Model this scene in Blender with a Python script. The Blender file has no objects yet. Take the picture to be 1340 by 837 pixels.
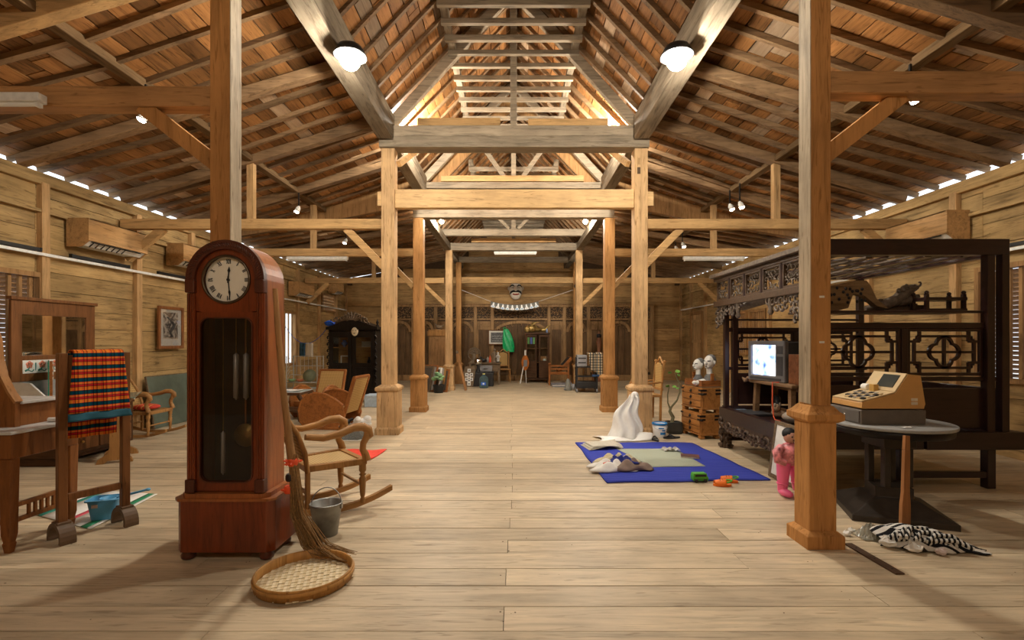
import bpy, math, random
from mathutils import Vector, Matrix, Euler
R = random.Random(7)
S = bpy.context.scene
COL = S.collection
PI = math.pi

# ---------------------------------------------------------------- camera, world, exposure
cd = bpy.data.cameras.new('camera'); cam = bpy.data.objects.new('camera', cd); COL.objects.link(cam)
cam.location = (0, 0, 1.4); cam.rotation_euler = (PI/2, 0, 0)
cd.sensor_width = 36; cd.lens = 36*640/1340
cd.shift_x = -2/1340; cd.shift_y = 27.5/1340; cd.clip_start = .05
S.camera = cam
w = bpy.data.worlds.new('world'); S.world = w; w.use_nodes = True
w.node_tree.nodes['Background'].inputs[0].default_value = (.86, .94, 1, 1)
w.node_tree.nodes['Background'].inputs[1].default_value = 1.8
S.view_settings.view_transform = 'Standard'; S.view_settings.look = 'None'
S.view_settings.gamma = 1; S.view_settings.use_curve_mapping = False
S.view_settings.exposure = 0.0
FLOOD = 300; UPLIGHT = 330; INNER = 260; SPOT = 14; REAR = 115; ADDED_FAR = 45      # watts of the building's lamps; the last, far pair is added
WARM = (1, .92, .79)

def fl(u, v):                       # floor point seen at a pixel of the photograph
    y = 896/(v-446); return ((u-672)/640*y, y, 0)
def at(u, v, y):                    # point at depth y
    return ((u-672)/640*y, y, 1.4+(446-v)/640*y)

# ---------------------------------------------------------------- mesh builder
class M:
    def __init__(s): s.v = []; s.f = []; s.s = []
    def add(s, vs, fs, sm=False):
        n = len(s.v); s.v += [tuple(p) for p in vs]
        for f in fs: s.f.append([i+n for i in f]); s.s.append(sm)
        return s
    def box(s, a, b):
        x0, y0, z0 = a; x1, y1, z1 = b
        return s.add([(x0,y0,z0),(x1,y0,z0),(x1,y1,z0),(x0,y1,z0),(x0,y0,z1),(x1,y0,z1),(x1,y1,z1),(x0,y1,z1)],
              [(3,2,1,0),(4,5,6,7),(0,1,5,4),(1,2,6,5),(2,3,7,6),(3,0,4,7)])
    def cb(s, c, d):                # box by centre and size
        return s.box([c[i]-d[i]/2 for i in range(3)], [c[i]+d[i]/2 for i in range(3)])
    def bar(s, p, q, w, h, up=(0,0,1)):
        p = Vector(p); q = Vector(q); d = (q-p).normalized(); u = Vector(up)
        if abs(d.dot(u)) > .98: u = Vector((1,0,0))
        sx = d.cross(u).normalized(); u = sx.cross(d)
        vs = []
        for c in (p, q):
            for a, b in ((-1,-1),(1,-1),(1,1),(-1,1)): vs.append(c+sx*a*w/2+u*b*h/2)
        return s.add(vs, [(0,1,2,3),(7,6,5,4),(1,0,4,5),(2,1,5,6),(3,2,6,7),(0,3,7,4)])
    def tube(s, pts, r, n=8, closed=False):
        pts = [Vector(p) for p in pts]; k = len(pts)
        rs = r if isinstance(r, (list, tuple)) else [r]*k
        vs = []; prev = None
        for i, p in enumerate(pts):
            if closed: d = pts[(i+1) % k]-pts[i-1]
            else: d = pts[min(i+1, k-1)]-pts[max(i-1, 0)]
            d = d.normalized() if d.length > 1e-9 else Vector((0,0,1))
            if prev is None:
                a = Vector((0,0,1)) if abs(d.z) < .9 else Vector((1,0,0))
                e = d.cross(a).normalized()
            else:
                e = prev-d*prev.dot(d)
                e = e.normalized() if e.length > 1e-6 else d.orthogonal().normalized()
            prev = e; g = d.cross(e)
            for j in range(n):
                t = 2*PI*j/n; vs.append(p+(e*math.cos(t)+g*math.sin(t))*rs[i])
        fs = []
        for i in range(k if closed else k-1):
            a = i*n; b = ((i+1) % k)*n
            for j in range(n): fs.append((a+j, a+(j+1) % n, b+(j+1) % n, b+j))
        s.add(vs, fs, n > 4)
        if not closed: s.add(vs[:n], [tuple(range(n))[::-1]]); s.add(vs[-n:], [tuple(range(n))])
        return s
    def lathe(s, prof, c=(0,0,0), n=16, ax='z', sm=True):
        vs = []; k = len(prof)
        for r, z in prof:
            for j in range(n):
                t = 2*PI*j/n; a, b = r*math.cos(t), r*math.sin(t)
                p = (a,b,z) if ax == 'z' else ((a,z,b) if ax == 'y' else (z,a,b))
                vs.append((p[0]+c[0], p[1]+c[1], p[2]+c[2]))
        fs = [(i*n+j, i*n+(j+1) % n, (i+1)*n+(j+1) % n, (i+1)*n+j) for i in range(k-1) for j in range(n)]
        s.add(vs, fs, sm)
        if prof[0] == prof[-1]: return s
        if prof[0][0] > 1e-4: s.add(vs[:n], [tuple(range(n))[::-1]])
        if prof[-1][0] > 1e-4: s.add(vs[-n:], [tuple(range(n))])
        return s
    def prism(s, poly, d0, d1, pl='xz', sm=False):
        k = len(poly); vs = []
        for d in (d0, d1):
            for a, b in poly: vs.append((a,d,b) if pl == 'xz' else ((d,a,b) if pl == 'yz' else (a,b,d)))
        s.add(vs, [tuple(range(k)), tuple(range(2*k-1, k-1, -1))])
        s.add(vs, [(i, (i+1) % k, k+(i+1) % k, k+i) for i in range(k)], sm); return s
    def ring(s, outer, inner, d0, d1, pl='xz'):   # frame between two outlines with the same count
        k = len(outer); vs = []
        for d in (d0, d1):
            for lst in (outer, inner):
                for a, b in lst: vs.append((a,d,b) if pl == 'xz' else ((d,a,b) if pl == 'yz' else (a,b,d)))
        fs = []
        for i in range(k):
            j = (i+1) % k
            fs += [(i,j,k+j,k+i), (2*k+i,3*k+i,3*k+j,2*k+j), (i,2*k+i,2*k+j,j), (k+i,k+j,3*k+j,3*k+i)]
        return s.add(vs, fs)
    def sph(s, c, r, n=12, m=8):
        r = (r,r,r) if not isinstance(r, (tuple, list)) else r
        vs = [(c[0], c[1], c[2]-r[2])]; fs = []
        for i in range(1, m):
            t = PI*i/m-PI/2
            for j in range(n):
                p = 2*PI*j/n; vs.append((c[0]+r[0]*math.cos(t)*math.cos(p), c[1]+r[1]*math.cos(t)*math.sin(p), c[2]+r[2]*math.sin(t)))
        vs.append((c[0], c[1], c[2]+r[2])); L = len(vs)-1
        for j in range(n):
            fs.append((0, 1+(j+1) % n, 1+j)); fs.append((L, L-n+j, L-n+(j+1) % n))
            for i in range(m-2): a = 1+i*n; fs.append((a+j, a+(j+1) % n, a+n+(j+1) % n, a+n+j))
        return s.add(vs, fs, True)
    def grid(s, fn, nu, nv, sm=True):
        vs = [fn(i/nu, j/nv) for j in range(nv+1) for i in range(nu+1)]; q = nu+1
        return s.add(vs, [(j*q+i, j*q+i+1, (j+1)*q+i+1, (j+1)*q+i) for j in range(nv) for i in range(nu)], sm)
    def xf(s, m):
        s.v = [tuple(m @ Vector(p)) for p in s.v]; return s
    def join(s, o, loc=(0,0,0), rot=(0,0,0), sc=1):
        m = Matrix.Translation(loc) @ Euler(rot).to_matrix().to_4x4() @ Matrix.Scale(sc, 4)
        n = len(s.v); s.v += [tuple(m @ Vector(p)) for p in o.v]
        s.f += [[i+n for i in f] for f in o.f]; s.s += o.s; return s
    def mesh(s, name, mat):
        me = bpy.data.meshes.new(name); me.from_pydata(s.v, [], s.f)
        me.polygons.foreach_set('use_smooth', s.s)
        me.materials.append(mat); me.update(); return me

def obj(name, m, mat, parent=None, bevel=0, solid=0, loc=(0,0,0), rot=(0,0,0), fix=True):
    me = m.mesh(name, mat) if isinstance(m, M) else m
    if isinstance(m, M) and fix:
        import bmesh
        b = bmesh.new(); b.from_mesh(me); bmesh.ops.recalc_face_normals(b, faces=b.faces); b.to_mesh(me); b.free()
    o = bpy.data.objects.new(name, me); COL.objects.link(o); o.location = loc; o.rotation_euler = rot
    if parent: o.parent = parent
    if bevel:
        k = o.modifiers.new('b', 'BEVEL'); k.width = bevel; k.segments = 2; k.limit_method = 'ANGLE'; k.angle_limit = .7
    if solid:
        k = o.modifiers.new('s', 'SOLIDIFY'); k.thickness = solid; k.offset = 0
    return o
def tag(o, label, cat, group=None):
    o['label'] = label; o['category'] = cat
    if group: o['group'] = group
    return o
def thing(name, label, cat, loc=(0,0,0), rz=0, group=None, rot=None):
    o = bpy.data.objects.new(name, None); COL.objects.link(o); o.empty_display_size = .1
    o.location = loc; o.rotation_euler = rot or (0,0,rz); return tag(o, label, cat, group)
def struct(name, m, mat, **k):
    o = obj(name, m, mat, **k); o['kind'] = 'structure'; return o
def dup(root, loc=None, rz=None, label=None):
    r = root.copy(); COL.objects.link(r)
    if loc is not None: r.location = loc
    if rz is not None: r.rotation_euler[2] = rz
    if label: r['label'] = label
    for ch in list(root.children):
        c = ch.copy(); COL.objects.link(c); c.parent = r
        for g in list(ch.children):
            d = g.copy(); COL.objects.link(d); d.parent = c
    return r

# ---------------------------------------------------------------- materials
MATS = {}
def nodes(name):
    m = bpy.data.materials.new(name); m.use_nodes = True
    nt = m.node_tree; return m, nt, nt.nodes['Principled BSDF']
def N(nt, t, **k):
    n = nt.nodes.new(t)
    for a, b in k.items(): setattr(n, a, b)
    return n
def col4(c): return (c[0], c[1], c[2], 1)
def ramp(nt, stops, interp='LINEAR'):
    r = N(nt, 'ShaderNodeValToRGB'); r.color_ramp.interpolation = interp
    e = r.color_ramp.elements
    while len(e) < len(stops): e.new(.5)
    for i, (p, c) in enumerate(stops): e[i].position = p; e[i].color = col4(c)
    return r
def math_(nt, op, a, b=None):
    n = N(nt, 'ShaderNodeMath', operation=op)
    for i, x in enumerate((a, b)):
        if x is None: continue
        if isinstance(x, (int, float)): n.inputs[i].default_value = x
        else: nt.links.new(x, n.inputs[i])
    return n.outputs[0]
def wood(name, c, dark=.5, ax='y', rough=.55, rand=.3, sc=1.0, pale=None, bump=.15, spec=.18, stain=.38):
    if name in MATS: return MATS[name]
    m, nt, b = nodes(name); L = nt.links.new
    tc = N(nt, 'ShaderNodeTexCoord'); oi = N(nt, 'ShaderNodeObjectInfo')
    off = N(nt, 'ShaderNodeVectorMath', operation='SCALE'); off.inputs[0].default_value = (31, 57, 43); L(oi.outputs['Random'], off.inputs['Scale'])
    ad = N(nt, 'ShaderNodeVectorMath', operation='ADD'); L(tc.outputs['Object'], ad.inputs[0]); L(off.outputs[0], ad.inputs[1])
    mp = N(nt, 'ShaderNodeMapping'); k = {'x': (.09,1,1), 'y': (1,.09,1), 'z': (1,1,.09)}[ax]
    mp.inputs['Scale'].default_value = [i*sc for i in k]; L(ad.outputs[0], mp.inputs[0])
    n1 = N(nt, 'ShaderNodeTexNoise'); n1.inputs['Scale'].default_value = 14; n1.inputs['Detail'].default_value = 6; n1.inputs['Roughness'].default_value = .65; n1.inputs['Distortion'].default_value = .9
    L(mp.outputs[0], n1.inputs['Vector'])
    n2 = N(nt, 'ShaderNodeTexNoise'); n2.inputs['Scale'].default_value = 2.2*sc; n2.inputs['Detail'].default_value = 5; L(ad.outputs[0], n2.inputs['Vector'])
    d = tuple(i*dark for i in c); l = tuple(min(1, i*1.22) for i in c)
    r1 = ramp(nt, [(.30, d), (.5, c), (.72, l)]); L(n1.outputs[0], r1.inputs[0])
    mx = N(nt, 'ShaderNodeMix', data_type='RGBA', blend_type='MULTIPLY'); mx.inputs[0].default_value = stain
    r2 = ramp(nt, [(.3, (.35,.33,.32)), (.62, (1,1,1))]); L(n2.outputs[0], r2.inputs[0])
    L(r1.outputs[0], mx.inputs[6]); L(r2.outputs[0], mx.inputs[7])
    n3 = N(nt, 'ShaderNodeTexNoise'); n3.inputs['Scale'].default_value = 34; n3.inputs['Detail'].default_value = 4; n3.inputs['Distortion'].default_value = 1.5; L(mp.outputs[0], n3.inputs['Vector'])
    r3 = ramp(nt, [(.32, (.42,.37,.32)), (.42, (1,1,1))]); L(n3.outputs[0], r3.inputs[0])
    m4 = N(nt, 'ShaderNodeMix', data_type='RGBA', blend_type='MULTIPLY'); m4.inputs[0].default_value = min(.85, stain*1.5); L(mx.outputs[2], m4.inputs[6]); L(r3.outputs[0], m4.inputs[7])
    out = m4.outputs[2]
    if pale:
        m3 = N(nt, 'ShaderNodeMix', data_type='RGBA'); m3.inputs[7].default_value = col4(pale); L(out, m3.inputs[6])
        wn = N(nt, 'ShaderNodeTexWhiteNoise', noise_dimensions='1D'); L(oi.outputs['Random'], wn.inputs['W'])
        t = math_(nt, 'MULTIPLY', math_(nt, 'GREATER_THAN', wn.outputs[0], .88), math_(nt, 'MULTIPLY', n1.outputs[0], .9)); L(t, m3.inputs[0]); out = m3.outputs[2]
    hs = N(nt, 'ShaderNodeHueSaturation'); L(out, hs.inputs['Color'])
    mr = N(nt, 'ShaderNodeMapRange'); mr.inputs[3].default_value = 1-rand; mr.inputs[4].default_value = 1+rand; L(oi.outputs['Random'], mr.inputs[0]); L(mr.outputs[0], hs.inputs['Value'])
    L(hs.outputs[0], b.inputs['Base Color']); b.inputs['Roughness'].default_value = rough; b.inputs['Specular IOR Level'].default_value = spec
    if bump:
        bp = N(nt, 'ShaderNodeBump'); bp.inputs['Strength'].default_value = bump; bp.inputs['Distance'].default_value = .01; L(n1.outputs[0], bp.inputs['Height']); L(bp.outputs[0], b.inputs['Normal'])
    MATS[name] = m; return m
def flat(name, c, rough=.5, metal=0, noise=.12, sc=20, spec=.4, bump=0, emit=None, es=1, trans=0, alpha=1):
    if name in MATS: return MATS[name]
    m, nt, b = nodes(name); L = nt.links.new
    if noise:
        tc = N(nt, 'ShaderNodeTexCoord'); n1 = N(nt, 'ShaderNodeTexNoise'); n1.inputs['Scale'].default_value = sc; n1.inputs['Detail'].default_value = 4
        L(tc.outputs['Object'], n1.inputs['Vector'])
        r1 = ramp(nt, [(.3, tuple(i*(1-noise) for i in c)), (.7, tuple(min(1, i*(1+noise)) for i in c))]); L(n1.outputs[0], r1.inputs[0]); L(r1.outputs[0], b.inputs['Base Color'])
        if bump:
            bp = N(nt, 'ShaderNodeBump'); bp.inputs['Strength'].default_value = bump; bp.inputs['Distance'].default_value = .01; L(n1.outputs[0], bp.inputs['Height']); L(bp.outputs[0], b.inputs['Normal'])
    else: b.inputs['Base Color'].default_value = col4(c)
    b.inputs['Roughness'].default_value = rough; b.inputs['Metallic'].default_value = metal; b.inputs['Specular IOR Level'].default_value = spec
    b.inputs['Transmission Weight'].default_value = trans; b.inputs['Alpha'].default_value = alpha
    if emit: b.inputs['Emission Color'].default_value = col4(emit); b.inputs['Emission Strength'].default_value = es
    MATS[name] = m; return m
def lamp_mat(name, c, s):
    m = bpy.data.materials.new(name); m.use_nodes = True; nt = m.node_tree; nt.nodes.clear()
    e = N(nt, 'ShaderNodeEmission'); e.inputs[0].default_value = col4(c); e.inputs[1].default_value = s
    o = N(nt, 'ShaderNodeOutputMaterial'); nt.links.new(e.outputs[0], o.inputs[0]); return m
def pane(name, tint=(1,1,1), refl=.5):
    if name in MATS: return MATS[name]
    m = bpy.data.materials.new(name); m.use_nodes = True; nt = m.node_tree; nt.nodes.clear()
    t = N(nt, 'ShaderNodeBsdfTransparent'); t.inputs[0].default_value = col4(tint)
    g = N(nt, 'ShaderNodeBsdfGlossy'); g.inputs['Roughness'].default_value = .02
    f = N(nt, 'ShaderNodeFresnel'); f.inputs[0].default_value = 1.5
    mx = N(nt, 'ShaderNodeMixShader'); o = N(nt, 'ShaderNodeOutputMaterial')
    nt.links.new(math_(nt, 'MULTIPLY', f.outputs[0], refl*2), mx.inputs[0]); nt.links.new(t.outputs[0], mx.inputs[1]); nt.links.new(g.outputs[0], mx.inputs[2]); nt.links.new(mx.outputs[0], o.inputs[0])
    MATS[name] = m; return m
def bands(name, ax, period, stops, rough=.85, ax2=None, period2=1, stops2=None, fac=.5, off=0):   # woven / printed bands along an axis
    if name in MATS: return MATS[name]
    m, nt, b = nodes(name); L = nt.links.new
    tc = N(nt, 'ShaderNodeTexCoord'); sp = N(nt, 'ShaderNodeSeparateXYZ'); L(tc.outputs['Object'], sp.inputs[0])
    def band(a, p, st, of=0):
        v = math_(nt, 'FRACT', math_(nt, 'ADD', math_(nt, 'DIVIDE', sp.outputs['XYZ'.index(a.upper())], p), of+100)); r = ramp(nt, st, 'CONSTANT'); L(v, r.inputs[0]); return r.outputs[0]
    o1 = band(ax, period, stops, off)
    if ax2:
        mx = N(nt, 'ShaderNodeMix', data_type='RGBA', blend_type='MULTIPLY'); mx.inputs[0].default_value = fac; L(o1, mx.inputs[6]); L(band(ax2, period2, stops2), mx.inputs[7]); o1 = mx.outputs[2]
    L(o1, b.inputs['Base Color']); b.inputs['Roughness'].default_value = rough; b.inputs['Specular IOR Level'].default_value = .15
    MATS[name] = m; return m

# timber of the building
FLOORW = wood('floor wood', (.59,.475,.32), .72, 'x', .45, .10, 1.0, bump=.05, spec=.3, stain=.35)
WALLW = wood('wall wood', (.46,.305,.13), .55, 'y', .65, .18, 1.0, stain=.5)
WALLX = wood('wall wood cross', (.47,.29,.12), .6, 'x', .6, .16, stain=.45)
STUD = wood('stud wood', (.50,.31,.14), .6, 'z', .6, .12)
ROOFB = wood('roof board wood', (.31,.142,.046), .48, 'y', .65, .45, 1.1, pale=(.48,.40,.29), stain=.5)
RAFT = wood('rafter wood', (.25,.155,.08), .5, 'x', .65, .25, 1.2)
BEAMX = wood('beam wood x', (.31,.25,.175), .5, 'x', .6, .2)
BEAMY = wood('beam wood y', (.25,.20,.14), .5, 'y', .9, .2, spec=.03)
TIEW = wood('tie beam wood', (.55,.34,.145), .65, 'x', .6, .12)
POSTW = wood('post wood', (.60,.385,.19), .7, 'z', .75, .06, stain=.5)
POSTO = wood('orange post wood', (.54,.265,.09), .7, 'z', .8, .04, spec=.08)
POSTD = wood('brown post wood', (.42,.215,.075), .7, 'z', .7, .06)
GAP = flat('joint dark wood', (.09,.055,.03), .9)
# ================================================================ SETTING
YB, YF = -3.0, 17.45           # room from behind the camera to the far wall
XW = 6.0
# ---- floor
base = M(); base.box((-XW-.1, YB-.1, -.12), (XW+.1, YF+.1, -.034))
floor = struct('floor', base, GAP)
rows = []
y = 1.5; k = 0
cache = {}
while y < YF:
    wd = .21+.02*R.random(); rows.append((y, wd)); y += wd
far = M(); nplank = 0
back = M(); yy = YB
while yy < 1.5-.01: back.box((-XW, yy, -.035), (XW, min(yy+.22, 1.5)-.003, 0)); yy += .22
for i, (y, wd) in enumerate(rows):
    cuts = [-XW]
    if i % 2 == 0: cuts += [-3.1+R.uniform(-.5,.5), -.03+R.uniform(-.02,.02), 3.0+R.uniform(-.5,.5)]
    else: cuts += [-3.9+R.uniform(-.6,.4), -1.7+R.uniform(-.3,.3), 1.75+R.uniform(-.3,.5), 4.2+R.uniform(-.4,.4)]
    cuts.append(XW)
    for a, b in zip(cuts, cuts[1:]):
        m = M(); dz = -.0025*R.random()
        if y < 9 and nplank < 290:
            g = .006; m.box((-(b-a)/2+.002, -wd/2+g/2, -.035), ((b-a)/2-.0015, wd/2-g/2, 0))
            obj('plank', m, FLOORW, floor, loc=((a+b)/2, y+wd/2, dz), fix=False, bevel=0); nplank += 1
        else: far.box((a+.0015, y+.0015, -.035), (b-.0015, y+wd-.0015, dz))
nl = M()
for i, (y, wd) in enumerate(rows[:26]):
    for x in ((-.03, -3.0, 3.0) if i % 2 == 0 else (-1.7, 1.85, -3.9, 4.2)):
        for q in range(R.choice((1,2,2,3))):
            cx, cy = x+R.uniform(-.06,.06), y+R.uniform(.02,wd-.02); nl.lathe([(R.uniform(.003,.007),.0006),(0,.0009)], (cx,cy,0), 6)
    for q in range(3): nl.lathe([(R.uniform(.002,.006),.0006),(0,.0009)], (R.uniform(-4,4), y+R.uniform(.02,wd-.02), 0), 6)
o = obj('nail_heads', nl, GAP, floor); o['kind'] = 'stuff'
o = obj('far_planks', far, FLOORW, floor, fix=False); o['kind'] = 'stuff'
o = obj('near_planks', back, FLOORW, floor, fix=False); o['kind'] = 'stuff'

# ---- side walls
def side_wall(sx, name, studs, wins):
    X = sx*XW; o_ = lambda d: X+sx*d            # outward
    bk = M()
    wall = None; planks = []
    for a, b in zip(studs, studs[1:]):
        op = [q for q in wins if q[0] >= a-.02 and q[1] <= b+.02]
        segs = [(a, b, 0, 3.42)]
        for q in op:
            ns = []
            for s_ in segs:
                if q[0] < s_[1] and q[1] > s_[0]:
                    if s_[0] < q[0]: ns.append((s_[0], q[0], s_[2], s_[3]))
                    if q[1] < s_[1]: ns.append((q[1], s_[1], s_[2], s_[3]))
                    lo, hi = max(q[0], s_[0]), min(q[1], s_[1])
                    ns.append((lo, hi, 0, q[2])); ns.append((lo, hi, q[3], 3.42))
                else: ns.append(s_)
            segs = ns
        for (y0, y1, z0, z1) in segs:
            bk.box((min(X, o_(.05))+(.02 if sx > 0 else 0), y0, z0), (max(X, o_(.05))-(.02 if sx < 0 else 0), y1, z1))
            z = z0
            while z < z1-.02:
                h = min(R.choice((.24,.28,.33,.38)), z1-z)
                if z1-z-h < .1: h = z1-z
                planks.append((y0, y1, z, h)); z += h
    wall = struct(name, bk, GAP)
    for (y0, y1, z, h) in planks:
        m = M(); t = .022+.006*R.random(); m.box((-t, -(y1-y0)/2+.002, 0), (t*0+.0, (y1-y0)/2-.002, h-.007))
        if sx < 0: m.v = [(-p[0], p[1], p[2]) for p in m.v]
        obj('plank', m, WALLW, wall, loc=(o_(.02), (y0+y1)/2, z))
    for y in studs:
        m = M(); m.box((-.05, -.055, 0), (.03, .055, 3.4)); obj('stud', m, STUD, wall, loc=(X-sx*.03+ (0 if sx>0 else 0), y, 0), rot=(0, 0, 0 if sx > 0 else PI), bevel=.006)
    m = M(); m.box((X-.07, YB, 3.37), (X+.07, YF, 3.52)); obj('wall_plate', m, WALLW, wall, bevel=.01)
    m = M(); m.box((-.03, YB, 3.02), (.03, YF, 3.06)); obj('rail', m, WALLW, wall, loc=(X-sx*.04, 0, 0))
    m = M(); m.box((X-.03, YB, 0), (X+.03, YF, .14)); b = struct('baseboard_'+name.split('_')[1], m, WALLW)
    return wall
LW = [(4.97,6.13,.95,2.2), (12.72,13.35,.81,2.13), (15.25,16.3,2.38,2.86)]
RW = [(5.3,6.25,.95,2.28), (11.6,12.3,1.1,2.12), (12.55,13.2,1.1,2.12)]
wl = side_wall(-1, 'wall_left', [-3,-1.5,0,1.5,3.2,4.9,6.2,7.75,9.05,10.5,12.0,13.5,15.0,16.4,17.45], LW)
wr = side_wall(1, 'wall_right', [-3,-1.5,0,1.6,3.2,4.9,6.6,8.2,9.9,11.4,13.4,15.2,16.4,17.45], RW)
WFR = wood('window wood', (.36,.20,.08), .6, 'z', .6, .1)
def window(n, X, q, step, louv):
    y0, y1, z0, z1 = q
    m = M(); t = .06
    m.ring([(y0-t,z0-t),(y1+t,z0-t),(y1+t,z1+t),(y0-t,z1+t)], [(y0,z0),(y1,z0),(y1,z1),(y0,z1)], X-.06, X+.06, 'yz')
    wn = struct('window_%d' % n, m, WFR)
    k = max(2, round((y1-y0)/step))
    for i in range(k):
        m = M(); m.box((-.015, -.02, z0), (.015, .02, z1)); obj('bar', m, WFR, wn, loc=(X, y0+(i+.5)*(y1-y0)/k, 0))
    if louv:
        s = 1 if X > 0 else -1; z = z0+.03; p = M(); p.box((-.035, -(y1-y0)/2, -.006), (.035, (y1-y0)/2, .006)); me = p.mesh('louvre', WFR)
        while z < z1: obj('louvre', me, WFR, wn, loc=(X+s*.05, (y0+y1)/2, z), rot=(0, s*.6, 0)); z += .055
window(1, -XW, LW[0], .13, True); window(2, -XW, LW[1], .19, False)
window(3, XW, RW[0], .13, True); window(4, XW, RW[1], .1, True); window(5, XW, RW[2], .1, True)
# pierced ventilation panel high on the far end of the wall
q = LW[2]; m = M()
m.ring([(q[0]-.05,q[2]-.05),(q[1]+.05,q[2]-.05),(q[1]+.05,q[3]+.05),(q[0]-.05,q[3]+.05)], [(q[0],q[2]),(q[1],q[2]),(q[1],q[3]),(q[0],q[3])], -XW-.04, -XW+.06, 'yz')
vent = struct('window_6', m, WFR); m = M()
for i in range(11):
    for j in range(5):
        a, b = q[0]+(i+.5)*(q[1]-q[0])/11, q[2]+(j+.5)*(q[3]-q[2])/5
        m.tube([(-XW, a+.05*math.cos(t*PI/4)*(1+.3*R.random()), b+.052*math.sin(t*PI/4)) for t in range(8)], .019, 4, True)
obj('pierced_panel', m, WFR, vent)

# ---- far wall, up to the roof
def roofz(x, first):
    x = abs(x); P = ((0,6.95),(1.9,4.95),(4.0,4.22),(6.16,3.655)) if first else ((0,6.4),(1.9,4.42),(4.0,4.0),(6.16,3.635))
    for (a, p), (b, q) in zip(P, P[1:]):
        if x <= b: return p+(q-p)*(x-a)/(b-a)
    return P[-1][1]
prof = [(-6,0),(6,0),(6,3.6)]+[(x, roofz(x, False)-.02) for x in (4,1.9,0,-1.9,-4)]+[(-6,3.6)]
m = M(); m.prism(prof, YF+.03, YF+.1); wb = struct('wall_back', m, GAP)
z = 0
while z < 6.2:
    h = R.choice((.3,.34,.4)); zt = z+h
    xm = XW if zt < 3.5 else 0
    if zt >= 3.5:
        x = 6.0
        while x > 0 and roofz(x, False) < zt+.02: x -= .05
        xm = x
    if xm > .1:
        for a, b in ((-xm, 0), (0, xm)):
            p = M(); p.box((a+.002, -.028*R.uniform(.8,1), 0), (b-.002, 0, h-.005)); obj('plank', p, WALLX, wb, loc=(0, YF+.03, z))
    z = zt
m = M(); m.prism([(-6.1,0),(6.1,0),(6.1,3.6)]+[(x, roofz(x, True)-.02) for x in (4,1.9,0,-1.9,-4)]+[(-6.1,3.6)], YB-.1, YB)
struct('wall_rear', m, WALLX)

# ---- roof: boards and rafters
def roof(first, y0, y1, name_i, limit):
    P = ((.0,6.95),(1.9,4.95),(4.0,4.22),(6.16,3.655)) if first else ((0,6.4),(1.9,4.42),(4.0,4.0),(6.16,3.635))
    for sx in (-1, 1):
        for part in ('steep', 'low'):
            segs = [(P[0],P[1])] if part == 'steep' else [(P[1],P[2]),(P[2],P[3])]
            sh = M()
            for a, b in segs:
                sh.add([(sx*a[0],y0,a[1]+.03),(sx*b[0],y0,b[1]+.03),(sx*b[0],y1,b[1]+.03),(sx*a[0],y1,a[1]+.03),
                        (sx*a[0],y0,a[1]+.06),(sx*b[0],y0,b[1]+.06),(sx*b[0],y1,b[1]+.06),(sx*a[0],y1,a[1]+.06)],
                       [(0,1,2,3),(7,6,5,4),(0,4,5,1),(1,5,6,2),(2,6,7,3),(3,7,4,0)])
            ce = struct('ceiling', sh, GAP)
            n = 0; rest = M()
            pieces = []
            for a, b in segs:
                A = Vector((sx*a[0],0,a[1])); B = Vector((sx*b[0],0,b[1])); Ln = (B-A).length; d = (B-A)/Ln
                k = round(Ln/.2); wd = Ln/k; ang = math.atan2(-d.z, d.x)
                for i in range(k):
                    c = A+d*(i+.5)*wd; y = y0-R.uniform(0,.8)
                    while y < y1:
                        ln = R.choice((.74,1.11,1.11,1.48)); ya, yb = max(y, y0), min(y+ln, y1); y += ln
                        if yb-ya > .05: pieces.append((c, ya, yb, wd, ang))
            pieces.sort(key=lambda q: (q[1] < 2, q[1]))
            for c, ya, yb, wd, ang in pieces:
                p = M(); L2 = (yb-ya)/2; p.cb((0,0,.012), (wd-.014, L2*2-.010, .02))
                dz = R.uniform(0,.008)
                if n < 290 and ya > .8: obj('plank', p, ROOFB, ce, loc=(c.x, (ya+yb)/2, c.z+dz), rot=(0, ang, 0), fix=False); n += 1
                else: rest.join(p, (c.x, (ya+yb)/2, c.z+dz), (0, ang, 0))
            if rest.v: o = obj('rear_planks', rest, ROOFB, ce, fix=False); o['kind'] = 'stuff'
            # rafters under the boards
            y = math.ceil(y0/.37)*.37+.1
            me = {}
            while y < y1-.05:
                r_ = M(); wv = R.uniform(-.02,.02); ww = R.choice((.05,.055,.065))
                for a, b in segs:
                    A = Vector((sx*a[0], -wv, a[1]-.036)); B = Vector((sx*b[0], wv, b[1]-.036))
                    r_.bar(A, B, ww, .066)
                obj('rafter', r_, RAFT, ce, loc=(0, y, 0), fix=False)
                y += .37+R.uniform(-.02,.02)
roof(True, YB-.1, 10.35, 0, 0); roof(False, 10.35, YF+.1, 1, 0)
# gable strip where the higher roof meets the lower one
m = M()
for sx in (-1, 1):
    a = [(0,6.98),(1.9,4.98),(4.0,4.24),(6.16,3.67)]; b = [(0,6.32),(1.9,4.34),(4.0,3.92),(6.16,3.56)]
    for i in range(3): m.prism([(sx*a[i][0],a[i][1]),(sx*a[i+1][0],a[i+1][1]),(sx*b[i+1][0],b[i+1][1]),(sx*b[i][0],b[i][1])], 10.34, 10.38)
struct('trim_1', m, WFR)

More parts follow.
